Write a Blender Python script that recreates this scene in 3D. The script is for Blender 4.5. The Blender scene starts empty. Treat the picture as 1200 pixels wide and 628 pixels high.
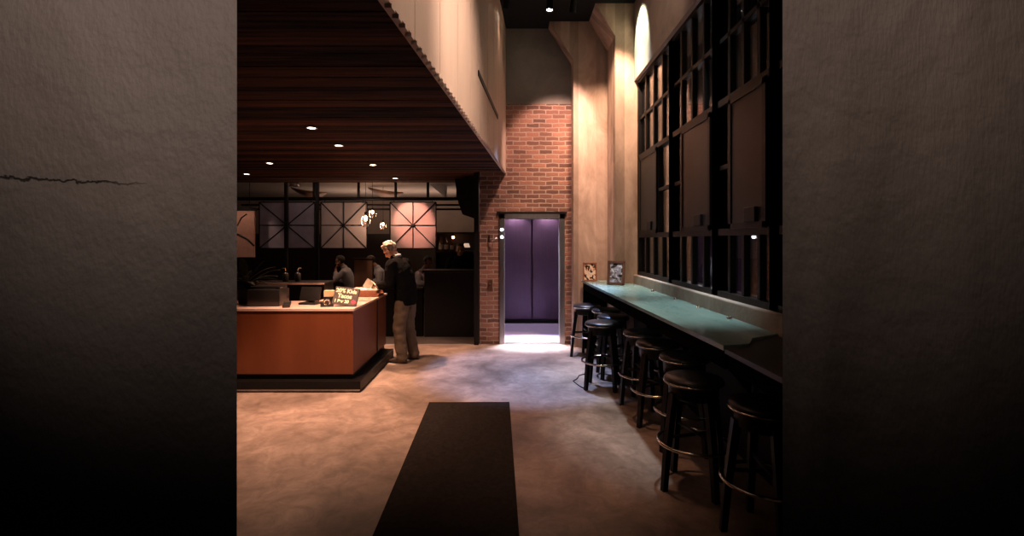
import bpy, bmesh, math, random
from mathutils import Vector, Matrix, noise as mnoise
random.seed(7)
C = bpy.context.scene.collection
PI = math.pi
V = Vector
R = math.radians

# ------------------------------------------------------------------ helpers
class MB:
    """collects shapes in one bmesh; build() links them as one mesh object"""
    def __init__(s): s.bm = bmesh.new()
    def box(s, x0, y0, z0, x1, y1, z1, bev=0.0):
        r = bmesh.ops.create_cube(s.bm, size=1)
        vs = r['verts']
        for v in vs:
            v.co = V(((x0+x1)/2+v.co.x*(x1-x0), (y0+y1)/2+v.co.y*(y1-y0), (z0+z1)/2+v.co.z*(z1-z0)))
        if bev: s._bev(vs, bev)
        return s
    def _bev(s, vs, bev, seg=2):
        es = list({e for v in vs for e in v.link_edges})
        bmesh.ops.bevel(s.bm, geom=es, offset=bev, segments=seg, affect='EDGES', profile=.6)
    def obox(s, c, size, m, bev=0.0):
        r = bmesh.ops.create_cube(s.bm, size=1); vs = r['verts']
        m3 = m.to_3x3()
        for v in vs:
            v.co = V(c) + m3 @ V((v.co.x*size[0], v.co.y*size[1], v.co.z*size[2]))
        if bev: s._bev(vs, bev)
        return s
    def ring_loft(s, rings, cap=True, closed=False):
        rows = [[s.bm.verts.new(p) for p in r] for r in rings]
        n = len(rows[0]); m = len(rows)
        for i in range(m-1 if not closed else m):
            a, b = rows[i], rows[(i+1) % m]
            for j in range(n):
                try: s.bm.faces.new((a[j], a[(j+1) % n], b[(j+1) % n], b[j]))
                except ValueError: pass
        if cap and not closed:
            s.bm.faces.new(rows[0][::-1]); s.bm.faces.new(rows[-1])
        return s
    def tube(s, pts, r, n=10, cap=True, closed=False):
        pts = [V(p) for p in pts]; m = len(pts)
        rs = r if isinstance(r, (list, tuple)) else [r]*m
        rings = []; up = None
        for i, p in enumerate(pts):
            if closed: t = pts[(i+1) % m]-pts[i-1]
            else: t = pts[min(i+1, m-1)]-pts[max(i-1, 0)]
            t.normalize()
            if up is None:
                up = V((0, 0, 1)) if abs(t.z) < .9 else V((1, 0, 0))
            a = t.cross(up); a.normalize(); b = a.cross(t); b.normalize(); up = b
            rings.append([p+(a*math.cos(2*PI*k/n)+b*math.sin(2*PI*k/n))*rs[i] for k in range(n)])
        return s.ring_loft(rings, cap, closed)
    def lathe(s, prof, c=(0, 0, 0), n=32, m=None):
        c = V(c); rings = []
        for r, z in prof:
            ring = []
            for k in range(n):
                p = V((max(r, 1e-4)*math.cos(2*PI*k/n), max(r, 1e-4)*math.sin(2*PI*k/n), z))
                if m is not None: p = m.to_3x3() @ p
                ring.append(c+p)
            rings.append(ring)
        return s.ring_loft(rings)
    def torus(s, c, R_, r, n=40, k=10):
        c = V(c)
        return s.tube([c+V((R_*math.cos(2*PI*i/n), R_*math.sin(2*PI*i/n), 0)) for i in range(n)], r, k, False, True)
    def prism(s, poly, a0, a1, axis='Y'):
        f = {'Y': lambda u, v, w: V((u, w, v)), 'X': lambda u, v, w: V((w, u, v)), 'Z': lambda u, v, w: V((u, v, w))}[axis]
        return s.ring_loft([[f(u, v, a0) for u, v in poly], [f(u, v, a1) for u, v in poly]])
    def sphere(s, c, r, sub=3, m=None):
        rr = (r, r, r) if isinstance(r, (int, float)) else r
        q = bmesh.ops.create_icosphere(s.bm, subdivisions=sub, radius=1)
        for v in q['verts']:
            p = V((v.co.x*rr[0], v.co.y*rr[1], v.co.z*rr[2]))
            if m is not None: p = m.to_3x3() @ p
            v.co = V(c)+p
        return s
    def build(s, name, mt, parent=None, origin=None, smooth=False, auto=False):
        bmesh.ops.recalc_face_normals(s.bm, faces=s.bm.faces)
        if origin is None and parent is not None: origin = parent['_o'] if '_o' in parent else None
        if origin is not None:
            o_ = V(origin)
            for v in s.bm.verts: v.co -= o_
        me = bpy.data.meshes.new(name); s.bm.to_mesh(me); s.bm.free()
        if smooth or auto:
            me.polygons.foreach_set('use_smooth', [True]*len(me.polygons))
        if auto:
            try: me.set_sharp_from_angle(angle=R(35))
            except Exception: pass
        me.materials.append(mt)
        o = bpy.data.objects.new(name, me); C.objects.link(o)
        if parent is not None: o.parent = parent
        elif origin is not None: o.location = origin
        return o

def tag(o, label, cat, group=None, kind=None):
    if label: o['label'] = label
    if cat: o['category'] = cat
    if group: o['group'] = group
    if kind: o['kind'] = kind
    return o
def struct(o):
    o['kind'] = 'structure'; return o
def thing(name, label, cat, loc=(0, 0, 0), rz=0, group=None):
    o = bpy.data.objects.new(name, None); C.objects.link(o)
    o.location = loc; o.rotation_euler = (0, 0, rz); o.empty_display_size = .05
    return tag(o, label, cat, group)
def dup(root, loc, rz, label, group=None):
    r = root.copy(); C.objects.link(r); r.location = loc; r.rotation_euler = (0, 0, rz); r['label'] = label
    if group: r['group'] = group
    for ch in list(root.children):
        c = ch.copy(); C.objects.link(c); c.parent = r
        for g in list(ch.children):
            d = g.copy(); C.objects.link(d); d.parent = c
    return r

# ------------------------------------------------------------------ materials
def new_mat(name):
    m = bpy.data.materials.new(name); m.use_nodes = True
    nt = m.node_tree; b = nt.nodes['Principled BSDF']
    return m, nt, b
def N(nt, t, **kw):
    n = nt.nodes.new(t)
    for k, v in kw.items():
        if hasattr(n, k): setattr(n, k, v)
        else: n.inputs[k].default_value = v
    return n
def mat(name, col, rough=.5, metal=0.0, var=.25, scale=8, bump=.0, bscale=60, stretch=(1, 1, 1), col2=None, spec=None, detail=5, coat=0):
    m, nt, b = new_mat(name); L = nt.links.new
    tc = N(nt, 'ShaderNodeTexCoord'); mp = N(nt, 'ShaderNodeMapping'); mp.inputs['Scale'].default_value = stretch
    L(tc.outputs['Object'], mp.inputs[0])
    nz = N(nt, 'ShaderNodeTexNoise'); nz.inputs['Scale'].default_value = scale; nz.inputs['Detail'].default_value = detail; nz.inputs['Roughness'].default_value = .65
    L(mp.outputs[0], nz.inputs['Vector'])
    rp = N(nt, 'ShaderNodeValToRGB')
    c2 = col2 or tuple(min(1, c*(1+var)) for c in col); c1 = tuple(c*(1-var) for c in col) if not col2 else col
    rp.color_ramp.elements[0].position = .32; rp.color_ramp.elements[1].position = .68
    rp.color_ramp.elements[0].color = (*c1, 1); rp.color_ramp.elements[1].color = (*c2, 1)
    L(nz.outputs['Fac'], rp.inputs[0]); L(rp.outputs[0], b.inputs['Base Color'])
    b.inputs['Roughness'].default_value = rough; b.inputs['Metallic'].default_value = metal
    if spec is not None: b.inputs['Specular IOR Level'].default_value = spec
    if coat: b.inputs['Coat Weight'].default_value = coat; b.inputs['Coat Roughness'].default_value = .15
    if bump:
        n2 = N(nt, 'ShaderNodeTexNoise'); n2.inputs['Scale'].default_value = bscale; n2.inputs['Detail'].default_value = 4
        L(mp.outputs[0], n2.inputs['Vector'])
        bp = N(nt, 'ShaderNodeBump'); bp.inputs['Strength'].default_value = bump; bp.inputs['Distance'].default_value = .02
        L(n2.outputs['Fac'], bp.inputs['Height']); L(bp.outputs[0], b.inputs['Normal'])
    return m
def emit(name, col, strength):
    m, nt, b = new_mat(name)
    b.inputs['Base Color'].default_value = (*col, 1)
    b.inputs['Emission Color'].default_value = (*col, 1); b.inputs['Emission Strength'].default_value = strength
    return m
def glassy(name, fac=.08, tint=(1, 1, 1), rough=.02):
    m = bpy.data.materials.new(name); m.use_nodes = True; nt = m.node_tree; nt.nodes.clear(); L = nt.links.new
    o = N(nt, 'ShaderNodeOutputMaterial'); mx = N(nt, 'ShaderNodeMixShader'); t = N(nt, 'ShaderNodeBsdfTransparent'); g = N(nt, 'ShaderNodeBsdfGlossy')
    t.inputs[0].default_value = (*tint, 1); g.inputs['Roughness'].default_value = rough
    fr = N(nt, 'ShaderNodeLayerWeight'); fr.inputs['Blend'].default_value = .25
    ad = N(nt, 'ShaderNodeMath', operation='ADD'); ad.inputs[1].default_value = fac; ad.use_clamp = True
    mu = N(nt, 'ShaderNodeMath', operation='MULTIPLY'); mu.inputs[1].default_value = .5
    L(fr.outputs['Fresnel'], mu.inputs[0]); L(mu.outputs[0], ad.inputs[0]); L(ad.outputs[0], mx.inputs[0]); L(t.outputs[0], mx.inputs[1]); L(g.outputs[0], mx.inputs[2]); L(mx.outputs[0], o.inputs[0])
    return m
def mat_brick():
    m, nt, b = new_mat('brick'); L = nt.links.new
    tc = N(nt, 'ShaderNodeTexCoord'); sx = N(nt, 'ShaderNodeSeparateXYZ'); cx = N(nt, 'ShaderNodeCombineXYZ')
    L(tc.outputs['Object'], sx.inputs[0])
    ad = N(nt, 'ShaderNodeMath', operation='ADD'); L(sx.outputs[0], ad.inputs[0]); L(sx.outputs[1], ad.inputs[1])
    nz = N(nt, 'ShaderNodeTexNoise'); nz.inputs['Scale'].default_value = 9; L(tc.outputs['Object'], nz.inputs['Vector'])
    wb = N(nt, 'ShaderNodeMath', operation='MULTIPLY_ADD'); wb.inputs[1].default_value = .03; L(nz.outputs['Fac'], wb.inputs[0]); L(sx.outputs[2], wb.inputs[2])
    L(ad.outputs[0], cx.inputs[0]); L(wb.outputs[0], cx.inputs[1])
    br = N(nt, 'ShaderNodeTexBrick'); br.inputs['Scale'].default_value = 1
    br.inputs['Brick Width'].default_value = .215; br.inputs['Row Height'].default_value = .073; br.inputs['Mortar Size'].default_value = .011
    br.inputs['Mortar Smooth'].default_value = .4; br.inputs['Bias'].default_value = -.1
    br.inputs['Color1'].default_value = (.29, .14, .10, 1); br.inputs['Color2'].default_value = (.085, .04, .032, 1); br.inputs['Mortar'].default_value = (.33, .25, .2, 1)
    L(cx.outputs[0], br.inputs['Vector'])
    n2 = N(nt, 'ShaderNodeTexNoise'); n2.inputs['Scale'].default_value = 2.2; n2.inputs['Detail'].default_value = 6; L(tc.outputs['Object'], n2.inputs['Vector'])
    rp = N(nt, 'ShaderNodeValToRGB'); rp.color_ramp.elements[0].color = (.65, .62, .6, 1); rp.color_ramp.elements[1].color = (1.25, 1.15, 1.1, 1); L(n2.outputs['Fac'], rp.inputs[0])
    mx = N(nt, 'ShaderNodeMix', data_type='RGBA', blend_type='MULTIPLY'); mx.inputs[0].default_value = 1
    L(br.outputs['Color'], mx.inputs[6]); L(rp.outputs[0], mx.inputs[7]); L(mx.outputs[2], b.inputs['Base Color'])
    b.inputs['Roughness'].default_value = .85
    iv = N(nt, 'ShaderNodeMath', operation='SUBTRACT'); iv.inputs[0].default_value = 1; L(br.outputs['Fac'], iv.inputs[1])
    n3 = N(nt, 'ShaderNodeTexNoise'); n3.inputs['Scale'].default_value = 45; L(tc.outputs['Object'], n3.inputs['Vector'])
    a2 = N(nt, 'ShaderNodeMath', operation='MULTIPLY_ADD'); a2.inputs[1].default_value = .5; L(n3.outputs['Fac'], a2.inputs[0]); L(iv.outputs[0], a2.inputs[2])
    bp = N(nt, 'ShaderNodeBump'); bp.inputs['Strength'].default_value = .8; bp.inputs['Distance'].default_value = .012
    L(a2.outputs[0], bp.inputs['Height']); L(bp.outputs[0], b.inputs['Normal'])
    return m
def mat_concrete(name, c1, c2, scale=3, stretch=(1, 1, 1), rough=.8, bump=.35, bscale=30, crack=None, boards=0, mottle=False):
    m, nt, b = new_mat(name); L = nt.links.new
    tc = N(nt, 'ShaderNodeTexCoord'); mp = N(nt, 'ShaderNodeMapping'); mp.inputs['Scale'].default_value = stretch; L(tc.outputs['Object'], mp.inputs[0])
    n1 = N(nt, 'ShaderNodeTexNoise'); n1.inputs['Scale'].default_value = scale; n1.inputs['Detail'].default_value = 8; n1.inputs['Roughness'].default_value = .62; n1.inputs['Distortion'].default_value = .6
    L(mp.outputs[0], n1.inputs['Vector'])
    rp = N(nt, 'ShaderNodeValToRGB'); rp.color_ramp.elements[0].position = .3; rp.color_ramp.elements[1].position = .72
    rp.color_ramp.elements[0].color = (*c1, 1); rp.color_ramp.elements[1].color = (*c2, 1); L(n1.outputs['Fac'], rp.inputs[0])
    col = rp.outputs[0]
    n2 = N(nt, 'ShaderNodeTexNoise'); n2.inputs['Scale'].default_value = bscale; n2.inputs['Detail'].default_value = 6; L(mp.outputs[0], n2.inputs['Vector'])
    n3 = N(nt, 'ShaderNodeTexNoise'); n3.inputs['Scale'].default_value = bscale*.18; n3.inputs['Detail'].default_value = 3; n3.inputs['Distortion'].default_value = .2; L(tc.outputs['Object'], n3.inputs['Vector'])
    s_ = N(nt, 'ShaderNodeMath', operation='MULTIPLY_ADD'); s_.inputs[1].default_value = .5; L(n2.outputs['Fac'], s_.inputs[0]); L(n3.outputs['Fac'], s_.inputs[2])
    h = s_.outputs[0]
    if crack:   # (x0,x1,z,slope): an irregular crack line, its own darker groove
        x0, x1, z0, sl = crack
        sp = N(nt, 'ShaderNodeSeparateXYZ'); L(tc.outputs['Object'], sp.inputs[0])
        nn = N(nt, 'ShaderNodeTexNoise'); nn.inputs['Scale'].default_value = 40; nn.inputs['Detail'].default_value = 5; L(tc.outputs['Object'], nn.inputs['Vector'])
        a = N(nt, 'ShaderNodeMath', operation='MULTIPLY_ADD'); a.inputs[1].default_value = sl; a.inputs[2].default_value = z0; L(sp.outputs[0], a.inputs[0])
        a2 = N(nt, 'ShaderNodeMath', operation='MULTIPLY_ADD'); a2.inputs[1].default_value = .03; L(nn.outputs['Fac'], a2.inputs[0]); L(a.outputs[0], a2.inputs[2])
        d = N(nt, 'ShaderNodeMath', operation='SUBTRACT'); L(sp.outputs[2], d.inputs[0]); L(a2.outputs[0], d.inputs[1])
        ab = N(nt, 'ShaderNodeMath', operation='ABSOLUTE'); L(d.outputs[0], ab.inputs[0])
        mr = N(nt, 'ShaderNodeMapRange'); mr.inputs[1].default_value = .001; mr.inputs[2].default_value = .0045; mr.inputs[3].default_value = 1; mr.inputs[4].default_value = 0; L(ab.outputs[0], mr.inputs[0])
        wx = N(nt, 'ShaderNodeMapRange'); wx.inputs[1].default_value = x1-.12; wx.inputs[2].default_value = x1; wx.inputs[3].default_value = 1; wx.inputs[4].default_value = 0; L(sp.outputs[0], wx.inputs[0])
        k = N(nt, 'ShaderNodeMath', operation='MULTIPLY'); L(mr.outputs[0], k.inputs[0]); L(wx.outputs[0], k.inputs[1])
        mx = N(nt, 'ShaderNodeMix', data_type='RGBA'); mx.inputs[7].default_value = (.015, .012, .01, 1); L(k.outputs[0], mx.inputs[0]); L(col, mx.inputs[6]); col = mx.outputs[2]
        hs = N(nt, 'ShaderNodeMath', operation='SUBTRACT'); L(h, hs.inputs[0]); L(k.outputs[0], hs.inputs[1]); h = hs.outputs[0]
    if boards:  # board-form marks: vertical strips of slightly different tone
        sp = N(nt, 'ShaderNodeSeparateXYZ'); L(tc.outputs['Object'], sp.inputs[0])
        q = N(nt, 'ShaderNodeMath', operation='ADD'); L(sp.outputs[0], q.inputs[0]); L(sp.outputs[1], q.inputs[1])
        q2 = N(nt, 'ShaderNodeMath', operation='SNAP'); q2.inputs[1].default_value = boards; L(q.outputs[0], q2.inputs[0])
        wn = N(nt, 'ShaderNodeTexWhiteNoise', noise_dimensions='1D'); L(q2.outputs[0], wn.inputs['W'])
        r2 = N(nt, 'ShaderNodeValToRGB'); r2.color_ramp.elements[0].color = (.72, .7, .68, 1); r2.color_ramp.elements[1].color = (1.12, 1.1, 1.08, 1); L(wn.outputs['Value'], r2.inputs[0])
        mx = N(nt, 'ShaderNodeMix', data_type='RGBA', blend_type='MULTIPLY'); mx.inputs[0].default_value = 1; L(col, mx.inputs[6]); L(r2.outputs[0], mx.inputs[7]); col = mx.outputs[2]
    if mottle:  # worn, scuffed finish: finer blotches and old spills
        n5 = N(nt, 'ShaderNodeTexNoise'); n5.inputs['Scale'].default_value = 5.5; n5.inputs['Detail'].default_value = 9; n5.inputs['Roughness'].default_value = .7; n5.inputs['Distortion'].default_value = 1.2; L(mp.outputs[0], n5.inputs['Vector'])
        r5 = N(nt, 'ShaderNodeValToRGB'); r5.color_ramp.elements[0].position = .33; r5.color_ramp.elements[1].position = .62; r5.color_ramp.elements[0].color = (.62, .58, .55, 1); r5.color_ramp.elements[1].color = (1.1, 1.08, 1.06, 1); L(n5.outputs['Fac'], r5.inputs[0])
        mx = N(nt, 'ShaderNodeMix', data_type='RGBA', blend_type='MULTIPLY'); mx.inputs[0].default_value = 1; L(col, mx.inputs[6]); L(r5.outputs[0], mx.inputs[7]); col = mx.outputs[2]
        rr = N(nt, 'ShaderNodeMapRange'); rr.inputs[3].default_value = rough-.1; rr.inputs[4].default_value = rough+.2; L(n5.outputs['Fac'], rr.inputs[0])
    L(col, b.inputs['Base Color']); b.inputs['Roughness'].default_value = rough
    if mottle: L(rr.outputs[0], b.inputs['Roughness'])
    bp = N(nt, 'ShaderNodeBump'); bp.inputs['Strength'].default_value = bump; bp.inputs['Distance'].default_value = .02; L(h, bp.inputs['Height']); L(bp.outputs[0], b.inputs['Normal'])
    return m
def mat_planks(name, w, c1, c2, rough=.9):
    """weathered boards running along X, each board (width w in Y) with a tone of its own"""
    m, nt, b = new_mat(name); L = nt.links.new
    tc = N(nt, 'ShaderNodeTexCoord'); sp = N(nt, 'ShaderNodeSeparateXYZ'); L(tc.outputs['Object'], sp.inputs[0])
    sn = N(nt, 'ShaderNodeMath', operation='DIVIDE'); sn.inputs[1].default_value = w; L(sp.outputs[1], sn.inputs[0])
    fl = N(nt, 'ShaderNodeMath', operation='FLOOR'); L(sn.outputs[0], fl.inputs[0])
    wn = N(nt, 'ShaderNodeTexWhiteNoise', noise_dimensions='1D'); L(fl.outputs[0], wn.inputs['W'])
    cx = N(nt, 'ShaderNodeCombineXYZ'); mm = N(nt, 'ShaderNodeMath', operation='MULTIPLY_ADD'); mm.inputs[1].default_value = 40; L(wn.outputs['Value'], mm.inputs[0]); L(sp.outputs[0], mm.inputs[2])
    my = N(nt, 'ShaderNodeMath', operation='MULTIPLY'); my.inputs[1].default_value = 16; L(sp.outputs[1], my.inputs[0])
    L(mm.outputs[0], cx.inputs[0]); L(my.outputs[0], cx.inputs[1])
    nz = N(nt, 'ShaderNodeTexNoise'); nz.inputs['Scale'].default_value = 1.3; nz.inputs['Detail'].default_value = 10; nz.inputs['Roughness'].default_value = .72; L(cx.outputs[0], nz.inputs['Vector'])
    s_ = N(nt, 'ShaderNodeMath', operation='MULTIPLY_ADD'); s_.inputs[1].default_value = .4; L(wn.outputs['Value'], s_.inputs[0]); L(nz.outputs['Fac'], s_.inputs[2])
    rp = N(nt, 'ShaderNodeValToRGB'); rp.color_ramp.elements[0].position = .52; rp.color_ramp.elements[1].position = .95
    rp.color_ramp.elements[0].color = (*c1, 1); rp.color_ramp.elements[1].color = (*c2, 1); L(s_.outputs[0], rp.inputs[0]); L(rp.outputs[0], b.inputs['Base Color'])
    b.inputs['Roughness'].default_value = rough; b.inputs['Specular IOR Level'].default_value = .12
    bp = N(nt, 'ShaderNodeBump'); bp.inputs['Strength'].default_value = .4; bp.inputs['Distance'].default_value = .01; L(nz.outputs['Fac'], bp.inputs['Height']); L(bp.outputs[0], b.inputs['Normal'])
    return m

M = {}
M['floor'] = mat_concrete('polished_concrete', (.105, .075, .060), (.40, .305, .255), 1.3, (1, 1, 1), .42, .12, 20, mottle=True)
M['pillar_l'] = mat_concrete('rough_plaster', (.15, .13, .12), (.23, .205, .19), 1.6, (1, 1, .6), .65, .5, 75, crack=(-1.4, -.88, 1.775, -.05))
M['pillar_r'] = mat_concrete('rough_plaster_b', (.13, .11, .1), (.24, .21, .195), 2.0, (1.6, 1, .35), .65, .5, 75)
M['pier'] = mat_concrete('board_formed_concrete', (.25, .175, .13), (.56, .43, .345), 3.2, (1, 1, .4), .8, .4, 26, boards=.14)
M['conc'] = mat_concrete('grey_concrete', (.15, .135, .12), (.30, .26, .225), 1.5, (1, 1, 1), .85, .3, 24)
M['sill'] = mat_concrete('sill_concrete', (.22, .18, .15), (.42, .35, .29), 3, (1, 1, 1), .8, .3, 30)
M['brick'] = mat_brick()
M['planks'] = mat_planks('weathered_boards', .11, (.001, .0006, .0005), (.10, .036, .019))
M['fascia'] = mat('cream_panel', (.52, .40, .32), .6, 0, .08, 2, .1, 40, (1, 1, .3))
M['black'] = mat('black_paint', (.006, .0055, .0055), .5, 0, .2, 6, spec=.22)
M['blackceil'] = mat('black_ceiling_paint', (.005, .0045, .004), .9, 0, .2, 6, spec=.22)
M['steel_b'] = mat('black_steel', (.006, .005, .005), .5, 0, .25, 10, spec=.22)
M['steel'] = mat('brushed_steel', (.42, .38, .36), .32, 1, .12, 30, 0, 60, (1, 1, .1))
M['chrome'] = mat('chrome', (.75, .68, .6), .16, 1, .05, 10)
M['copperwood'] = mat('orange_stained_wood', (.135, .034, .012), .42, 0, .0, 3, .03, 50, (1, 1, .12), col2=(.185, .050, .018))
M['topwood'] = mat('pale_pink_laminate', (.62, .42, .35), .28, 0, .08, 6)
M['mat'] = mat('ribbed_rubber', (.019, .0145, .0125), .95, 0, .35, 30, .5, 160, spec=.12)
M['vinyl'] = mat('black_vinyl', (.010, .0085, .008), .36, 0, .2, 20, .08, 90)
M['blackwood'] = mat('black_wood', (.006, .0052, .005), .42, 0, .25, 14, .05, 40, (1, 1, .2), spec=.22)
M['teal'] = mat('worn_teal_laminate', (.12, .21, .185), .24, 0, .0, 2.6, .03, 50, (1.5, .5, 1), col2=(.20, .31, .28))
M['matte'] = mat('matte_black', (.006, .0055, .005), 1.0, 0, .2, 6, spec=0)
M['bar_end_grey'] = mat('dark_grey_bar_end', (.018, .022, .021), .4, 0, .2, 6, spec=.22)
M['lift'] = mat('purple_steel', (.11, .064, .105), .38, .5, .12, 4, .02, 300, (12, 1, .3))
M['liftfloor'] = mat('lift_floor', (.42, .37, .55), .5, 0, .25, 14, .1, 60, (.4, 4, 1))
M['white'] = mat('white_paint', (.6, .57, .54), .5, 0, .05)
M['dining_ceil'] = mat('beige_ceiling', (.33, .27, .23), .9, 0, .06, 3)
M['dining_wall'] = mat('taupe_wall', (.30, .23, .19), .9, 0, .08, 2)
M['darkwood'] = mat('dark_wood', (.022, .010, .006), .5, 0, .4, 5, .1, 40, (1, 1, .2))
M['midwood'] = mat('mid_brown_wood', (.20, .10, .06), .5, 0, .3, 4, .1, 40, (1, 1, .2))
M['sheet'] = mat('pale_metal_sheet', (.34, .28, .27), .6, 0, .14, 2.5)
M['sheet_d'] = mat('grey_blue_sheet', (.36, .32, .38), .35, .2, .2, 2.5)
M['glass'] = glassy('window_glass', .12)
M['sashglass'] = mat('smoked_glass', (.017, .015, .0145), .4, 0, .15, 3, spec=.2)
M['bulbglass'] = glassy('pendant_glass', .04, (1, .93, .88), .12)
M['darkfloor'] = mat('dark_dining_floor', (.05, .04, .035), .5, 0, .2)
M['asphalt'] = mat('asphalt', (.05, .05, .052), .85, 0, .3, 30)
M['skin'] = mat('skin', (.50, .25, .17), .55, 0, .1, 20)
M['skin_d'] = mat('tan_skin', (.30, .15, .10), .55, 0, .1, 20)
M['hair_g'] = mat('grey_blond_hair', (.48, .38, .30), .7, 0, .5, 40, .8, 90)
M['hair_d'] = mat('dark_hair', (.02, .014, .01), .6, 0, .4, 60, .5, 120)
M['khaki'] = mat('khaki_cotton', (.105, .070, .044), .9, 0, .15, 14, .4, 22)
M['jacket'] = mat('black_fleece', (.0035, .003, .0032), .95, 0, .3, 30, .5, 60, spec=.08)
M['shirt_w'] = mat('white_shirt', (.40, .39, .42), .85, 0, .1, 20, .3, 30)
M['shirt_g'] = mat('grey_shirt', (.22, .21, .22), .85, 0, .1, 20, .3, 30)
M['denim'] = mat('dark_denim', (.03, .035, .05), .9, 0, .2, 30)
M['shoe'] = mat('dark_leather', (.035, .024, .018), .45, 0, .2, 20)
M['eye'] = mat('eye_dark', (.03, .02, .015), .2, 0, .1)
M['paper'] = mat('paper', (.66, .58, .48), .8, 0, .06, 20)
M['folder'] = mat('brown_folder', (.34, .13, .07), .55, 0, .2, 20)
M['chalk'] = emit('chalk_letters', (.72, .72, .50), 0.0)
M['red'] = mat('red_sticker', (.7, .02, .06), .5, 0, .1)
M['board'] = mat('chalkboard', (.055, .038, .03), .7, 0, .3, 30)
M['leaf'] = mat('grey_green_leaf', (.07, .075, .055), .5, 0, .4, 12)
M['plastic'] = mat('black_plastic', (.014, .013, .013), .35, 0, .2)
M['cream'] = mat('cream_card', (.62, .48, .28), .7, 0, .1)
M['frame_r'] = mat('reddish_frame', (.26, .10, .055), .4, 0, .3, 20)
M['frame_d'] = mat('walnut_frame', (.10, .042, .024), .35, 0, .3, 20)
M['bulb'] = emit('warm_bulb', (1, .66, .44), 9)
M['down'] = emit('downlight_disc', (1, .86, .72), 14)
M['spotlens'] = emit('track_lens', (1, .9, .8), 22)
M['liftlamp'] = emit('lift_lamp', (.85, .85, 1), 20)
M['street'] = emit('outdoor_lamp_lens', (1, .95, .9), 6)
M['redlamp'] = emit('red_lamp', (1, .18, .08), 5)
M['bottle1'] = mat('brown_bottle', (.05, .022, .01), .1, 0, .2, coat=.5)
M['bottle2'] = mat('amber_bottle', (.13, .05, .015), .1, 0, .2, coat=.5)
M['label'] = mat('bottle_label', (.55, .47, .40), .7, 0, .08)
M['car'] = mat('dark_car_paint', (.05, .055, .065), .25, .3, .1)
M['facade'] = mat('night_facade', (.10, .07, .055), .9, 0, .3, 2)

# ------------------------------------------------------------------ camera (eye 1.7 m, looking along +Y)
F = 580.0; EYE = 1.7; HX, HY = 600, 282
cam_d = bpy.data.cameras.new('camera'); cam = bpy.data.objects.new('camera', cam_d); C.objects.link(cam)
cam.location = (0, 0, EYE); cam.rotation_euler = (PI/2, 0, 0)
cam_d.sensor_width = 36; cam_d.lens = 36*F/1200; cam_d.shift_y = -(314-HY)/1200; cam_d.clip_start = .05; cam_d.clip_end = 200
bpy.context.scene.camera = cam

# ------------------------------------------------------------------ the setting
ZW = 2.83          # wood soffit
ZC = 5.2           # black hall ceiling
YB = 8.15          # brick lift wall
def fx(y): return -.10-(YB-y)*.082
st = lambda mb, n, m, **k: struct(mb.build(n, m, **k))
st(MB().box(-9.2, -1.5, -.12, 3.0, YB, 0), 'floor', M['floor'])
st(MB().box(-9.2, YB, -.12, -.50, 14.6, 0), 'floor', M['darkfloor'])
# brick wall with the lift opening
LX0, LX1, LZ = -.145, .805, 2.09
b = MB(); b.box(-.535, YB, 0, LX0, YB+.3, 3.95); b.box(LX1, YB, 0, 1.30, YB+.3, 3.95); b.box(LX0, YB, LZ, LX1, YB+.3, 3.95)
st(b, 'wall_back', M['brick'])
st(MB().box(-.535, YB+.02, 3.95, 1.30, YB+.3, ZC), 'wall_back', M['conc'])
# concrete piers with sloping haunches
st(MB().prism([(.98, 0), (1.56, 0), (1.56, ZC), (.60, ZC), (.98, 4.6)], 7.9, YB+.3), 'pillar_back', M['pier'])
st(MB().prism([(1.52, 0), (2.25, 0), (2.25, ZC), (1.23, ZC), (1.52, 4.72)], 7.3, 7.9), 'pillar_right', M['pier'])
# right wall with the window opening  (window plane x=1.9, y 2.2..7.3, z 1.21..4.05)
WX = 1.9
st(MB().box(1.80, 1.5, 4.05, 2.25, 7.3, ZC), 'wall_right', M['conc'])
st(MB().box(1.80, 1.5, 0, 2.25, 7.3, 1.05), 'wall_right', M['black'])
st(MB().box(1.79, 1.5, 1.05, 2.25, 7.3, 1.20, bev=.012), 'sill_right', M['sill'])
st(MB().box(1.80, 1.5, 1.2, 2.25, 2.2, 4.05), 'wall_right', M['conc'])
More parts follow.
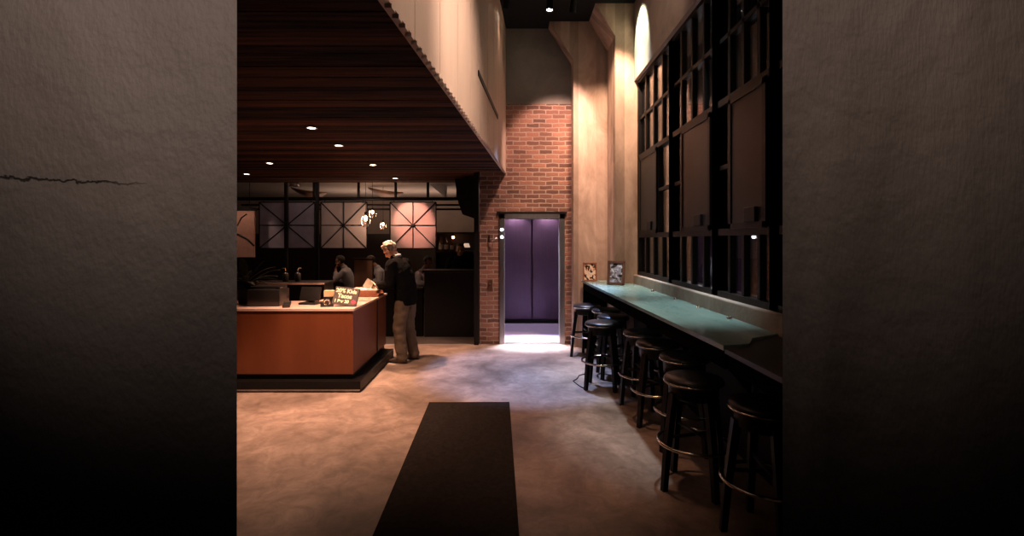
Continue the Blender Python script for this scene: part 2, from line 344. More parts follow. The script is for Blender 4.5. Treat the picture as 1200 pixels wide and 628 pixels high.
# big gridded steel window
win = bpy.data.objects.new('window_1', None); C.objects.link(win); win.location = (WX, 4.75, 1.2); struct(win); win['_o'] = (WX, 4.75, 1.2)
ZR = [1.2, 1.775, 2.35, 2.92, 3.485, 4.05]
bays = [(7.3, 5.78), (5.78, 4.52), (4.52, 3.50), (3.50, 2.2)]
wf = MB(); t = .028
for (a, c) in bays:
    for y in (a, c): wf.box(WX-.05, y-.06, 1.2, WX+.06, y+.06, 4.05)
for z in (1.2, 4.05): wf.box(WX-.05, 2.2, z-.045 if z > 2 else z, WX+.06, 7.3, z+.0 if z > 2 else z+.05)
for z in (1.775, 2.92): wf.box(WX-.045, 2.2, z-.03, WX+.05, 7.3, z+.03)
wf.build('window_frame', M['steel_b'], win)
mu = MB()
sash_list = []
for bi, (a, c) in enumerate(bays):
    w = (a-c)/4
    for k in (1, 2, 3):
        y = a-k*w
        mu.box(WX-.03, y-.02, 1.2, WX+.03, y+.02, 1.775)
        mu.box(WX-.03, y-.02, 2.92, WX+.03, y+.02, 4.05)
    mu.box(WX-.03, c, 3.485-.02, WX+.03, a, 3.485+.02)
    # one swinging sash two squares tall, with a narrow lights column beside it
    s0, s1 = (a-.10, a-2.55*w) if bi == 0 else (a-1.1*w, c+.10)
    o0, o1 = (s1, c) if bi == 0 else (a, s0)
    mu.box(WX-.03, min(s0, s1)-.02, 1.775, WX+.03, min(s0, s1)+.02, 2.92); mu.box(WX-.03, max(s0, s1)-.02, 1.775, WX+.03, max(s0, s1)+.02, 2.92)
    mu.box(WX-.03, min(o0, o1), 2.33, WX+.03, max(o0, o1), 2.37)
    sash_list.append((min(s0, s1), max(s0, s1)))
mu.build('glazing_bars', M['steel_b'], win)
for (a, c) in sash_list:
    f = MB()
    for y in (a+.03, c-.03): f.box(WX-.055, y-.025, 1.8, WX-.02, y+.025, 2.9)
    for z in (1.82, 2.88): f.box(WX-.055, a+.005, z-.025, WX-.02, c-.005, z+.025)
    so = f.build('window_sash', M['steel_b'], win)
    MB().box(WX-.045, a+.03, 1.83, WX-.035, c-.03, 2.87).build('sash_pane', M['sashglass'], so, origin=(WX, 4.75, 1.2))
    h = MB(); ym = a+(c-a)*.35
    h.box(WX-.072, ym-.09, 1.845, WX-.046, ym+.09, 1.96, bev=.008)
    hb = h.build('sash_latch', M['steel_b'], so, origin=(WX, 4.75, 1.2))
MB().box(WX-.004, 2.2, 1.2, WX+.004, 7.3, 4.05).build('window_pane', M['glass'], win)
# black hall ceiling, wood soffit, cream fascia
st(MB().box(-1.3, -1.5, ZC, 2.25, YB+.3, ZC+.1), 'ceiling', M['blackceil'])
pl = MB(); y = .9; i = 0
while y < 9.55:
    th = random.uniform(-.003, .003); xe = (fx(y+.11)-.035) if y < YB-.1 else -.56
    pl.box(-9.2, y+.002, ZW+th, xe, y+.1085, ZW+.06); y += .11
st(pl, 'ceiling', M['planks'])
fa = MB(); y0 = .9
while y0 < YB-.01:
    y1 = min(y0+.62, YB)
    fa.ring_loft([[V((fx(y)-.05, y, z)), V((fx(y), y, z)), V((fx(y), y, ZC)), V((fx(y)-.05, y, ZC))] for y, z in ((y0+.004, ZW-.004), (y1-.004, ZW-.004))])
    y0 += .62
y0 = .92
while y0 < YB-.06:   # little corrugation teeth along the lower edge
    fa.ring_loft([[V((fx(y)-.03, y, ZW-.024)), V((fx(y)+.004, y, ZW-.024)), V((fx(y)+.004, y, ZW-.002)), V((fx(y)-.03, y, ZW-.002))] for y in (y0, y0+.055)]); y0 += .11
st(fa, 'wall_left', M['fascia'])
st(MB().box(-9.2, .85, ZW+.06, -.62, 9.5, ZW+.16), 'ceiling', M['blackceil'])
sl = MB(); sl.ring_loft([[V((fx(y)+.001, y, 3.395)), V((fx(y)+.010, y, 3.395)), V((fx(y)+.010, y, 3.455)), V((fx(y)+.001, y, 3.455))] for y in (5.09, 6.9)])
so = sl.build('air_slot', M['black'], origin=(fx(6)+.0, 6, 3.42)); tag(so, 'long narrow black air slot high on the cream fascia', 'air vent')
# plaster wall ends framing the view
st(MB().prism([(-3.2, 1.2), (-.667, 1.2), (-.86, 1.5), (-3.2, 1.5)], 0, ZC, 'Z'), 'wall_left', M['pillar_l'])
st(MB().prism([(3.0, 1.2), (.656, 1.2), (.85, 1.5), (3.0, 1.5)], 0, ZC, 'Z'), 'wall_right', M['pillar_r'])
# dining room shell
st(MB().box(-9.2, 9.5, 2.95, -.5, 14.6, 3.05), 'ceiling', M['dining_ceil'])
st(MB().box(-9.2, 9.45, ZW+.0, -.5, 9.5, 2.95), 'trim_1', M['darkwood'])
st(MB().box(-9.2, 14.5, 1.9, -.5, 14.6, 2.95), 'wall_back', M['dining_wall'])
st(MB().box(-9.2, 14.44, 0, -.5, 14.6, 1.9), 'wall_back', M['darkwood'])
st(MB().box(-9.3, 1.5, 0, -9.2, 14.6, 2.95), 'wall_left', M['dining_wall'])
st(MB().box(-.535, YB+.3, 0, -.45, 14.6, 2.95), 'wall_right', M['darkwood'])
# dark steel post at the corner of the brick wall
po = MB(); po.box(-.62, YB-.09, 0, -.545, YB-.0, ZW-.02)
st(po, 'trim_2', M['steel_b'])

# ------------------------------------------------------------------ the lift
lift = thing('elevator', 'open elevator with purple steel back panels and a bright sill in the brick wall', 'elevator', (.33, YB, 0)); lift['_o'] = (.33, YB, 0)
f = MB(); f.box(LX0-.06, YB-.025, 0, LX0+.02, YB+.2, LZ+.05); f.box(LX1-.02, YB-.025, 0, LX1+.06, YB+.2, LZ+.05); f.box(LX0-.06, YB-.025, LZ-.03, LX1+.06, YB+.2, LZ+.05)
f.build('door_frame', M['steel'], lift)
MB().box(LX0-.10, YB-.03, LZ+.05, LX1+.10, YB+.0, LZ+.085).build('header_strip', M['steel_b'], lift)
CX0, CX1, CY1, CZ = -.42, 1.10, 10.2, 2.35
c = MB(); c.box(CX0-.04, YB+.3, 0, CX0, CY1, CZ); c.box(CX1, YB+.3, 0, CX1+.04, CY1, CZ); c.box(CX0, CY1, 0, CX1, CY1+.04, CZ)
c.box(CX0, YB+.3, 0.1, LX0-.0, YB+.34, CZ); c.box(LX1, YB+.3, 0.1, CX1, YB+.34, CZ)
c.build('car_wall', M['lift'], lift)
for (x0, x1) in ((-.40, .395), (.425, 1.08)):
    MB().box(x0, CY1-.035, .1, x1, CY1-.002, CZ-.01, bev=.004).build('back_panel', M['lift'], lift)
MB().box(.39, CY1-.008, .1, .43, CY1-.001, CZ-.01).build('panel_gap_shade', M['black'], lift)  # shade of the panel gap put in as a black strip
MB().box(CX0, CY1-.05, 0, CX1, CY1-.0, .07).build('skirting', M['steel_b'], lift)
MB().box(CX0, YB+.0, -.02, CX1, CY1, .004).build('car_floor', M['liftfloor'], lift)
MB().box(LX0, YB-.03, 0, LX1, YB+.12, .01).build('door_sill', M['steel'], lift)
MB().box(CX0, YB+.3, CZ, CX1, CY1, CZ+.04).build('car_ceiling', M['lift'], lift)
for x in (.06, .72):
    MB().lathe([(.0, CZ-.012), (.06, CZ-.012), (.065, CZ)], (x, 9.9, 0), 20).build('ceiling_lamp', M['liftlamp'], lift)
MB().box(.26, YB+.02, LZ-.028, .44, YB+.03, LZ+.03).build('floor_indicator', M['plastic'], lift)
for z in (1.76, 1.88):
    MB().lathe([(0, 0), (.022, 0), (.022, .012), (0, .014)], (LX0-.02, YB-.025, z), 16, Matrix.Rotation(PI/2, 4, 'X')).build('signal_lamp', M['liftlamp'], lift)
bt = thing('call_button', 'dark red call button plate on brick left of the elevator', 'button plate', (-.36, YB, .95)); bt['_o'] = (0, 0, 0)
bt['_o'] = (-.36, YB, .95)
MB().box(-.40, YB-.012, .88, -.32, YB, 1.06, bev=.004).build('plate', M['frame_d'], bt)
MB().lathe([(0, 0), (.014, 0), (.012, .008), (0, .009)], (-.36, YB-.012, .99), 16, Matrix.Rotation(PI/2, 4, 'X')).build('button', M['steel'], bt)
hk = thing('wall_hook', 'small black bracket with curved pale arm on brick left of the elevator', 'hook', (-.36, YB, 1.72)); hk['_o'] = (-.36, YB, 1.72)
MB().box(-.385, YB-.02, 1.68, -.365, YB, 1.80, bev=.004).build('backplate', M['steel_b'], hk)
MB().tube([(-.375, YB-.02, 1.70), (-.33, YB-.05, 1.695), (-.29, YB-.06, 1.715), (-.25, YB-.05, 1.75)], .011, 8).build('arm', M['steel'], hk, smooth=True)

# ------------------------------------------------------------------ floor mat
mt = MB(); poly = [(-.866, 5.176), (-.027, 5.185), (.06, 2.2), (-.78, 2.2)]
mt.prism(poly, 0, .012, 'Z')
mo = mt.build('floor_mat', M['mat'], origin=(-.41, 3.7, 0)); tag(mo, 'long dark rubber runner mat lying on the concrete floor', 'mat')

# ------------------------------------------------------------------ bar ledge under the window
bar = thing('bar_counter', 'long worn teal bar counter running under the dark window', 'counter', (1.5, 5.2, 0)); bar['_o'] = (1.5, 5.2, 0)
pts = [(1.14, 7.3), (1.795, 7.3), (1.795, 3.32), (1.53, 3.18), (1.43, 3.0), (1.27, 2.95)]
MB().prism([(1.10, 7.86), (1.50, 7.86), (1.50, 7.28), (1.785, 7.28), (1.785, 3.32), (1.545, 3.18), (1.44, 3.0), (1.26, 2.95)], 1.045, 1.075, 'Z').build('counter_top', M['teal'], bar)
MB().prism([(1.125, 7.84), (1.16, 7.84), (1.31, 2.97), (1.275, 2.97)], .93, 1.045, 'Z').build('front_rail', M['matte'], bar)
MB().prism([(1.13, 7.86), (1.50, 7.86), (1.50, 7.80), (1.13, 7.80)], 0, 1.045, 'Z').build('end_panel', M['matte'], bar)
for y in (6.4, 5.0, 3.7):
    MB().prism([(1.78, 1.045), (1.35, 1.045), (1.78, .55)], y-.02, y+.02).build('bracket', M['steel_b'], bar)
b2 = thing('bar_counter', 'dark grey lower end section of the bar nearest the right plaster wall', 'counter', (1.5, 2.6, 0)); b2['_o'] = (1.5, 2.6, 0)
MB().prism([(1.265, 2.945), (1.437, 2.995), (1.542, 3.175), (1.785, 3.315), (1.785, 1.55), (1.265, 1.55)], 1.03, 1.058, 'Z').build('counter_top', M['bar_end_grey'], b2)  # near end of the bar top, a slightly lower slab in darker grey
MB().box(1.62, 2.3, 0, 1.78, 2.36, 1.03).build('support_panel', M['darkwood'], b2)
MB().prism([(1.285, 2.94), (1.32, 2.94), (1.32, 1.55), (1.285, 1.55)], .93, 1.03, 'Z').build('front_rail', M['matte'], b2)
for i, y in enumerate((7.0, 6.1, 5.25, 4.6, 3.95)):
    q = MB(); q.lathe([(0, 0), (.020, 0), (.022, .008), (.014, .02), (0, .024)], (1.735, y, 1.075), 14)
    bo = q.build('bolt', M['chrome'], origin=(1.735, y, 1.075), smooth=True)
    tag(bo, ['steel bolt head on the bar beside the walnut picture frame', 'second steel bolt head along the bar back from the picture frames', 'middle steel bolt head of the five along the bar back', 'fourth steel bolt head along the bar back from the picture frames', 'steel bolt head on the bar back nearest the camera'][i], 'bolt', 'bolt heads along the bar back')

# framed photographs standing on the bar
def pic_frame(name, label, x, y, w, h, fw, mt, rz, lean, seed, cols):
    o = thing(name, label, 'picture frame', (x, y, 1.076), rz)
    mrot = Matrix.Rotation(-lean, 4, 'X')
    def T(b, nm, m, par, **k):
        for v in b.bm.verts: v.co = mrot @ v.co
        return b.build(nm, m, par, **k)
    f = MB(); f.box(-w/2, -.012, 0, -w/2+fw, .012, h, bev=.003); f.box(w/2-fw, -.012, 0, w/2, .012, h, bev=.003)
    f.box(-w/2, -.012, 0, w/2, .012, fw, bev=.003); f.box(-w/2, -.012, h-fw, w/2, .012, h, bev=.003)
    T(f, 'frame', mt, o)
    T(MB().box(-w/2+fw*.6, 0, fw*.6, w/2-fw*.6, .008, h-fw*.6), 'backing_board', M['black'], o)
    # generic abstract photograph of pale blurred forms
    m, nt, bs = new_mat(name+'_print'); L = nt.links.new
    tc = N(nt, 'ShaderNodeTexCoord'); vo = N(nt, 'ShaderNodeTexNoise'); vo.inputs['Scale'].default_value = 16; vo.inputs['Detail'].default_value = 2; vo.inputs['Distortion'].default_value = .8
    mp = N(nt, 'ShaderNodeMapping'); mp.inputs['Location'].default_value = (seed, seed*2, 0); L(tc.outputs['Object'], mp.inputs[0]); L(mp.outputs[0], vo.inputs['Vector'])
    rp = N(nt, 'ShaderNodeValToRGB'); rp.color_ramp.interpolation = 'EASE'
    for k, (p_, c_) in enumerate(cols):
        e = rp.color_ramp.elements[k] if k < 2 else rp.color_ramp.elements.new(p_)
        e.position = p_; e.color = (*c_, 1)
    L(vo.outputs['Fac'], rp.inputs[0]); L(rp.outputs[0], bs.inputs['Base Color']); bs.inputs['Roughness'].default_value = .15
    T(MB().box(-w/2+fw*.8, -.004, fw*.8, w/2-fw*.8, -.001, h-fw*.8), 'print', m, o)
    st_ = MB(); st_.tube([mrot @ V((0, .012, h*.7)), V((0, .012+h*.45, 0.004))], .006, 6); st_.build('easel_leg', mt, o)
    return o
pic_frame('picture_frame', 'small reddish wood picture frame with pale photo on the bar far end', 1.20, 7.62, .215, .29, .022, M['frame_r'], -.10, .14, 3.1,
          [(.40, (.02, .012, .01)), (.47, (.55, .36, .25)), (.56, (.78, .66, .52)), (.7, (.45, .36, .3))])
pic_frame('picture_frame', 'larger walnut picture frame leaning on the bar beside the window', 1.455, 6.95, .245, .345, .038, M['frame_d'], -.42, .2, 9.4,
          [(.38, (.025, .02, .02)), (.46, (.17, .13, .12)), (.56, (.26, .27, .34)), (.64, (.55, .56, .60))])

# ------------------------------------------------------------------ bar stools
def make_stool():
    o = thing('bar_stool', 'x', 'stool', (0, 0, 0), 0, 'black bar stools along the bar')
    s = MB(); s.lathe([(0, .70), (.165, .70), (.185, .71), (.197, .73), (.198, .742), (.188, .757), (.15, .768), (.08, .773), (0, .775)], n=48)
    so = s.build('seat', M['vinyl'], o, smooth=True)
    MB().torus((0, 0, .727), .197, .006, 48, 8).build('piping', M['chrome'], so, smooth=True)
    a = MB(); a.lathe([(0, .62), (.155, .62), (.165, .63), (.165, .70), (0, .70)], n=40); a.build('apron', M['blackwood'], o, auto=True)
    for k in range(4):
        an = k*PI/2; l = MB()
        rings = []
        for z, r, w, d in ((0, .232, .018, .018), (.3, .205, .021, .021), (.55, .172, .024, .023), (.66, .155, .026, .024)):
            cx, cy = r*math.cos(an), r*math.sin(an); u = V((-math.sin(an), math.cos(an), 0)); q = V((math.cos(an), math.sin(an), 0))
            rings.append([V((cx, cy, z))+u*w*a_+q*d*b_ for a_, b_ in ((-1, -1), (1, -1), (1, 1), (-1, 1))])
        l.ring_loft(rings); l.build('leg', M['blackwood'], o)
    MB().torus((0, 0, .31), .236, .0115, 56, 10).build('foot_ring', M['chrome'], o, smooth=True)
    br = MB()
    for k in (0, 1):
        an = k*PI/2; u = V((math.cos(an), math.sin(an), 0)); br.tube([u*-.2+V((0, 0, .36+.02*k)), u*.2+V((0, 0, .36+.02*k))], .012, 8)
    br.build('stretcher', M['blackwood'], o, smooth=True)
    return o
stools = [
    (1.257, 3.43, 16, 'big black bar stool whose whole seat and bright foot ring show, nearest in view'),
    (1.47, 2.88, -6, 'black bar stool in the dark beneath the grey bar end, mostly hidden'),
    (1.42, 4.08, 25, 'black bar stool half hidden directly behind the nearest whole stool'),
    (1.36, 4.62, 30, 'black bar stool third out from the grey bar end, half under counter'),
    (1.36, 5.16, 10, 'black bar stool tucked under middle of teal counter'),
    (1.045, 5.74, 28, 'black bar stool pulled out into the aisle away from the counter'),
    (1.27, 6.22, 45, 'black bar stool behind the one pulled out into the aisle'),
    (1.30, 6.82, 20, 'black bar stool second from the bar far end, below the frames'),
    (1.10, 7.28, 5, 'farthest black bar stool beside the concrete pier and bar end panel'),
]
st0 = make_stool()
for i, (x, y, a, lb) in enumerate(stools):
    if i == 0:
        st0.location = (x, y, 0); st0.rotation_euler = (0, 0, R(a)); st0['label'] = lb
    else: dup(st0, (x, y, 0), R(a), lb)

# ------------------------------------------------------------------ host counter
hc = thing('host_counter', 'orange stained wood host counter on a black plinth', 'counter', (-2.6, 6.2, 0)); hc['_o'] = (-2.6, 6.2, 0)
A = [(-4.6, 5.64), (-1.81, 5.64), (-1.86, 7.3), (-2.5, 7.3), (-2.48, 6.35), (-4.6, 6.35)]
MB().prism(A, .18, .90, 'Z').build('body', M['copperwood'], hc)
T_ = [(-4.62, 5.625), (-1.795, 5.625), (-1.845, 7.32), (-2.52, 7.32), (-2.5, 6.37), (-4.62, 6.37)]
MB().prism(T_, .90, .925, 'Z').build('counter_top', M['topwood'], hc)
P = [(-4.6, 5.55), (-1.70, 5.55), (-1.735, 7.25), (-2.5, 7.25), (-2.48, 6.35), (-4.6, 6.35)]
pb = MB(); pb.prism(P, .0, .12, 'Z'); pb.prism([(-4.6, 5.66), (-1.83, 5.66), (-1.88, 7.28), (-2.5, 7.28), (-2.48, 6.35), (-4.6, 6.35)], .12, .18, 'Z')
pb.build('plinth', M['steel_b'], hc)
kp = MB(); kp.box(-4.6, 5.538, .018, -1.705, 5.55, .032); kp.build('kick_strip', M['steel'], hc)
for y in (6.2, 6.75):
    sm = MB(); sm.box(-1.83-.0, y-.004, .18, -1.822-(y-5.64)*.03+.0, y+.004, .9); sm.build('seam', M['darkwood'], hc)
# raised service shelf behind it
rs = thing('service_shelf', 'raised dark shelf with a pale lit front edge behind the host counter', 'shelf', (-2.9, 6.95, 0)); rs['_o'] = (-2.9, 6.95, 0)
MB().box(-3.55, 6.75, 1.10, -2.56, 7.2, 1.125).build('shelf_top', M['blackwood'], rs)
MB().box(-3.55, 6.735, 1.102, -2.56, 6.75, 1.122).build('front_edge', M['topwood'], rs)
pn = MB(); pn.box(-3.5, 6.8, 0, -2.58, 7.15, 1.10); pn.build('body', M['black'], rs)

# things on the host counter
def box_thing(name, label, cat, loc, rz, parts):
    o = thing(name, label, cat, loc, rz)
    for nm, m, mb in parts: mb.build(nm, m, o, auto=True)
    return o
ZT = .925
box_thing('receipt_printer', 'low wide black printer at left of the host counter', 'printer', (-2.93, 5.96, ZT), .05, [
    ('body', M['plastic'], MB().box(-.19, -.15, 0, .19, .15, .20, bev=.02)),
    ('lid', M['plastic'], MB().box(-.17, -.10, .20, .17, .13, .235, bev=.01)),
    ('paper_slot', M['steel'], MB().box(-.12, -.115, .199, .12, -.10, .207))])
box_thing('touchscreen_terminal', 'black order terminal with tilted screen on the host counter', 'terminal', (-2.46, 6.05, ZT), -.15, [
    ('base', M['plastic'], MB().box(-.11, -.09, 0, .11, .10, .025, bev=.008)),
    ('stem', M['plastic'], MB().box(-.03, 0, .02, .03, .04, .10)),
    ('screen', M['plastic'], MB().obox((0, -.005, .125), (.26, .022, .17), Matrix.Rotation(-.3, 4, 'X'), bev=.006))])
box_thing('card_reader', 'small black card reader in front of the terminal', 'card reader', (-2.63, 5.78, ZT), .3, [
    ('body', M['plastic'], MB().obox((0, 0, .03), (.08, .16, .035), Matrix.Rotation(.18, 4, 'X'), bev=.008)),
    ('screen', M['steel'], MB().obox((0, .04, .056), (.055, .05, .004), Matrix.Rotation(.18, 4, 'X')))])
box_thing('note_cube', 'cream block of note paper standing between terminal and chalkboard sign', 'note block', (-2.22, 6.02, ZT), .2, [
    ('holder', M['plastic'], MB().box(-.06, -.05, 0, .06, .05, .10, bev=.004)),
    ('notes', M['cream'], MB().box(-.056, -.055, .102, .056, .05, .17))])
td = thing('tape_dispenser', 'small tape dispenser with round roll below the cream notes', 'tape dispenser', (-2.17, 5.80, ZT), .1)
MB().prism([(-.07, 0), (.075, 0), (.075, .03), (.05, .035), (.02, .02), (-.02, .02), (-.045, .055), (-.07, .05)], -.02, .02).build('body', M['plastic'], td)
MB().tube([(.0+.034*math.cos(a*PI/12), 0, .052+.034*math.sin(a*PI/12)) for a in range(24)], .011, 8, False, True).build('tape_roll', M['chrome'], td, smooth=True)
# sign
sg = thing('chalkboard_sign', 'small tilted chalkboard sign with pale hand lettering on the host counter', 'sign', (-1.975, 5.80, ZT+.004), .0)
SR = Matrix.Rotation(.12, 4, 'Y') @ Matrix.Rotation(-.45, 4, 'X')
W_, H_ = .285, .215
def sgb(b, n, m, **k):
    for v in b.bm.verts: v.co = (SR @ v.co)+V((0, 0, .02))
    return b.build(n, m, sg, **k)
sgb(MB().box(-W_/2, 0, 0, W_/2, .03, H_, bev=.003), 'board', M['board'])
def text(body, size, x, z, mt, nm, parent, rot):
    cu = bpy.data.curves.new('t', 'FONT'); cu.body = body; cu.size = size; cu.align_x = 'CENTER'; cu.extrude = .0015; cu.offset = .0022
    ob = bpy.data.objects.new('t', cu); C.objects.link(ob)
    dg = bpy.context.evaluated_depsgraph_get(); me = bpy.data.meshes.new_from_object(ob.evaluated_get(dg))
    bpy.data.objects.remove(ob); bpy.data.curves.remove(cu)
    for v in me.vertices:
        p = V((v.co.x+x, -.002-v.co.z, v.co.y+z)); v.co = (rot @ p)+V((0, 0, .02))
    me.materials.clear(); me.materials.append(mt); me.name = nm
    o = bpy.data.objects.new(nm, me); C.objects.link(o); o.parent = parent; return o
text('20% Kids', .066, -.005, .148, M['chalk'], 'lettering', sg, SR)
text('Tacos', .070, -.01, .082, M['chalk'], 'lettering', sg, SR)
text('1 Per 20', .050, -.035, .025, M['chalk'], 'lettering', sg, SR)
st_ = MB(); n_ = 14
st_.prism([(.105+(.028+.004*math.cos(k*3))*math.cos(2*PI*k/n_), .045+(.022+.003*math.sin(k*2))*math.sin(2*PI*k/n_)) for k in range(n_)], -.004, 0)
sgb(st_, 'red_mark', M['red'])
MB().tube([(0, .09, .16), (0, .2, .005)], .008, 6).build('strut', M['board'], sg)
# stack of folders / menus, open menu, loose sheets
for k in range(5):
    m_ = MB(); z = ZT+.001+k*.021
    m_.obox((0, 0, .010), (.42-.012*k, .31, .019), Matrix.Rotation(.03*math.sin(k*2.1), 4, 'Z'), bev=.003)
    o = m_.build('menu_folder', M['folder'] if k < 4 else M['paper'], origin=(0, 0, 0)); o.location = (-2.05+.008*math.sin(k*1.7), 6.95, z)
    tag(o, ['brown menu folder at the bottom of the stack on the host counter', 'second brown menu folder from the bottom of the counter stack', 'brown menu folder in the middle of the counter stack', 'brown menu folder just below the pale top one of the stack', 'pale cream menu folder lying on top of the counter stack'][k], 'folder', 'menu folders stacked on the host counter')
om = thing('open_menu', 'pale folded menu card standing up on the folder stack', 'menu', (-1.97, 6.92, ZT+.112), .25)
MB().obox((-.035, 0, .055), (.11, .004, .13), Matrix.Rotation(.55, 4, 'Y') @ Matrix.Rotation(-.1, 4, 'Z')).build('leaf', M['paper'], om)
MB().obox((.05, 0, .055), (.004, .14, .13), Matrix.Rotation(-.75, 4, 'Y')).build('leaf', M['paper'], om)
for i, (x, y, r) in enumerate(((-1.98, 6.5, .25), (-2.2, 6.3, -.2))):
    s = MB(); n = 8
    rows = []
    for a in range(n+1):
        u = a/n-.5; rows.append([V((u*.24, v*.17, .003+.012*(u*2)**2*(1 if v > 0 else .4))) for v in (-1, 1)])
    vs = [[s.bm.verts.new(p) for p in r] for r in rows]
    for a in range(n): s.bm.faces.new((vs[a][0], vs[a+1][0], vs[a+1][1], vs[a][1]))
    r_ = bmesh.ops.solidify(s.bm, geom=s.bm.faces[:], thickness=.002)
    o = s.build('paper_sheet', M['paper'], smooth=True, origin=(0, 0, 0)); o.location = (x, y, ZT+.003); o.rotation_euler = (0, 0, r)
    tag(o, ['loose white sheet on the host counter nearest the man', 'loose white sheet on the host counter behind the chalkboard sign'][i], 'paper', 'loose sheets on the host counter')
# potted plant at the left
pp = thing('potted_plant', 'shadowy potted plant with long grey green leaves at the host counter left end', 'plant', (-3.30, 6.15, ZT))
MB().lathe([(0, 0), (.085, 0), (.11, .17), (.118, .18), (.118, .20), (.10, .20), (.095, .18), (0, .175)], n=28).build('pot', M['black'], pp, auto=True)
for k in range(26):
    a = k*2.399; ln = random.uniform(.30, .52); el = random.uniform(.25, 1.35); w = random.uniform(.03, .055)
    l = MB(); d = V((math.cos(a), math.sin(a), 0)); sd = V((-math.sin(a), math.cos(a), 0)); rows = []; h = random.uniform(.18, .5)*.5
    for j in range(9):
        u = j/8; p = d*(.02+ln*u*math.cos(el))+V((0, 0, .17+h*.5+ln*u*math.sin(el)-.16*u*u*ln*2.2)); ww = w*math.sin(PI*min(1, u*.93+.06))
        rows.append([p-sd*ww+V((0, 0, .006)), p, p+sd*ww+V((0, 0, .006))])
    vs = [[l.bm.verts.new(q) for q in r] for r in rows]
    for j in range(8):
        for q in (0, 1): l.bm.faces.new((vs[j][q], vs[j][q+1], vs[j+1][q+1], vs[j+1][q]))
    bmesh.ops.solidify(l.bm, geom=l.bm.faces[:], thickness=.002)
    l.tube([V((d.x*.01, d.y*.01, .17)), rows[0][1], rows[1][1]], .004, 6)
    l.build('leaf', M['leaf'], pp, smooth=True)

def make_pump():
    o = thing('pump_bottle', 'x', 'bottle', (0, 0, 0), 0, 'pump bottles on the raised shelf')
    MB().lathe([(0, 0), (.038, 0), (.04, .01), (.04, .11), (.015, .13), (0, .13)], n=20).build('body', M['plastic'], o, smooth=True)
    MB().tube([(0, 0, .125), (0, 0, .175), (-.012, 0, .19), (-.05, 0, .185)], .009, 8).build('pump', M['chrome'], o, smooth=True)
    return o
o = make_pump(); o.location = (-3.18, 6.95, 1.126); o['label'] = 'left dark pump bottle with steel spout on the raised shelf'
dup(o, (-3.02, 6.98, 1.126), PI, 'right dark pump bottle with steel spout on the raised shelf')
cb = MB().tube([(1.02, 6.4, .006), (.93, 6.3, .006), (.84, 6.22, .006), (.80, 6.08, .006), (.74, 5.98, .006), (.77, 5.84, .006), (.80, 5.74, .006), (.86, 5.62, .006)], .006, 6)
o = cb.build('cable', M['black'], origin=(.8, 6, 0), smooth=True); tag(o, 'thin black cable lying on the floor beside the pulled out stool', 'cable')
# ------------------------------------------------------------------ people
def bake_remesh(mb, name, mt, parent, vox=.008, smooth=6, folds=0):
    bmesh.ops.recalc_face_normals(mb.bm, faces=mb.bm.faces)
    me = bpy.data.meshes.new(name); mb.bm.to_mesh(me); mb.bm.free()
    ob = bpy.data.objects.new(name, me); C.objects.link(ob)
    md = ob.modifiers.new('r', 'REMESH'); md.mode = 'VOXEL'; md.voxel_size = vox
    if smooth:
        s = ob.modifiers.new('s', 'SMOOTH'); s.factor = .5; s.iterations = smooth
    dg = bpy.context.evaluated_depsgraph_get(); m2 = bpy.data.meshes.new_from_object(ob.evaluated_get(dg))
    bpy.data.objects.remove(ob); bpy.data.meshes.remove(me)
    m2.name = name; m2.materials.clear(); m2.materials.append(mt)
    m2.polygons.foreach_set('use_smooth', [True]*len(m2.polygons))
    if folds:
        ns = [v.normal.copy() for v in m2.vertices]
        for v, n_ in zip(m2.vertices, ns):
            p = v.co; v.co = p+n_*folds*(mnoise.noise(V((p.x*7, p.y*7, p.z*17+p.x*6)))+.6*mnoise.noise(V((p.x*14+3, p.y*14, p.z*9))))
    o = bpy.data.objects.new(name, m2); C.objects.link(o)
    if parent is not None: o.parent = parent
    return o
def seg(mb, a, b, ra, rb, n=12):
    a, b = V(a), V(b); mb.tube([a, a.lerp(b, .5), b], [ra, (ra+rb)/2*1.04, rb], n)
    mb.sphere(a, ra, 2); mb.sphere(b, rb, 2)
def torso(mb, rings, g=0, n=20):
    """rings: (center, half width x, half depth y, forward tilt)"""
    out = []
    for c, w, d, ti in rings:
        c = V(c); m = Matrix.Rotation(ti, 3, 'X')
        out.append([c+m @ V(((w+g)*math.cos(2*PI*k/n), (d+g)*math.sin(2*PI*k/n), 0)) for k in range(n)])
    mb.ring_loft(out)
def hand(mb, w, d, nrm, side, curl=.5, s=1.0):
    """w wrist, d pointing direction, nrm back-of-hand normal"""
    d = V(d).normalized(); nrm = V(nrm); nrm = (nrm-d*nrm.dot(d)).normalized(); lat = d.cross(nrm)*side
    w = V(w); m = Matrix((lat, d, nrm)).transposed()
    mb.sphere(w+d*.045*s, (.040*s, .052*s, .016*s), 2, m)
    for i, (off, ln) in enumerate(((.030, .068), (.011, .078), (-.010, .072), (-.029, .056))):
        p = w+d*.085*s+lat*off*s; dd = d.copy(); r = .0088*s
        for j, f_ in enumerate((.45, .3, .25)):
            dd = (dd*math.cos(curl*(.6+.4*j))-nrm*math.sin(curl*(.6+.4*j))).normalized() if j else (dd*math.cos(curl*.5)-nrm*math.sin(curl*.5)).normalized()
            q = p+dd*ln*f_*s; seg(mb, p, q, r, r*.9, 8); p = q; r *= .93
    p = w+d*.025*s+lat*.03*s; dd = (d*.6+lat*.75-nrm*.25).normalized()
    q = p+dd*.042*s; seg(mb, p, q, .012*s, .0105*s, 8); dd = (d*.9+lat*.25-nrm*.35).normalized(); seg(mb, q, q+dd*.032*s, .0105*s, .009*s, 8)

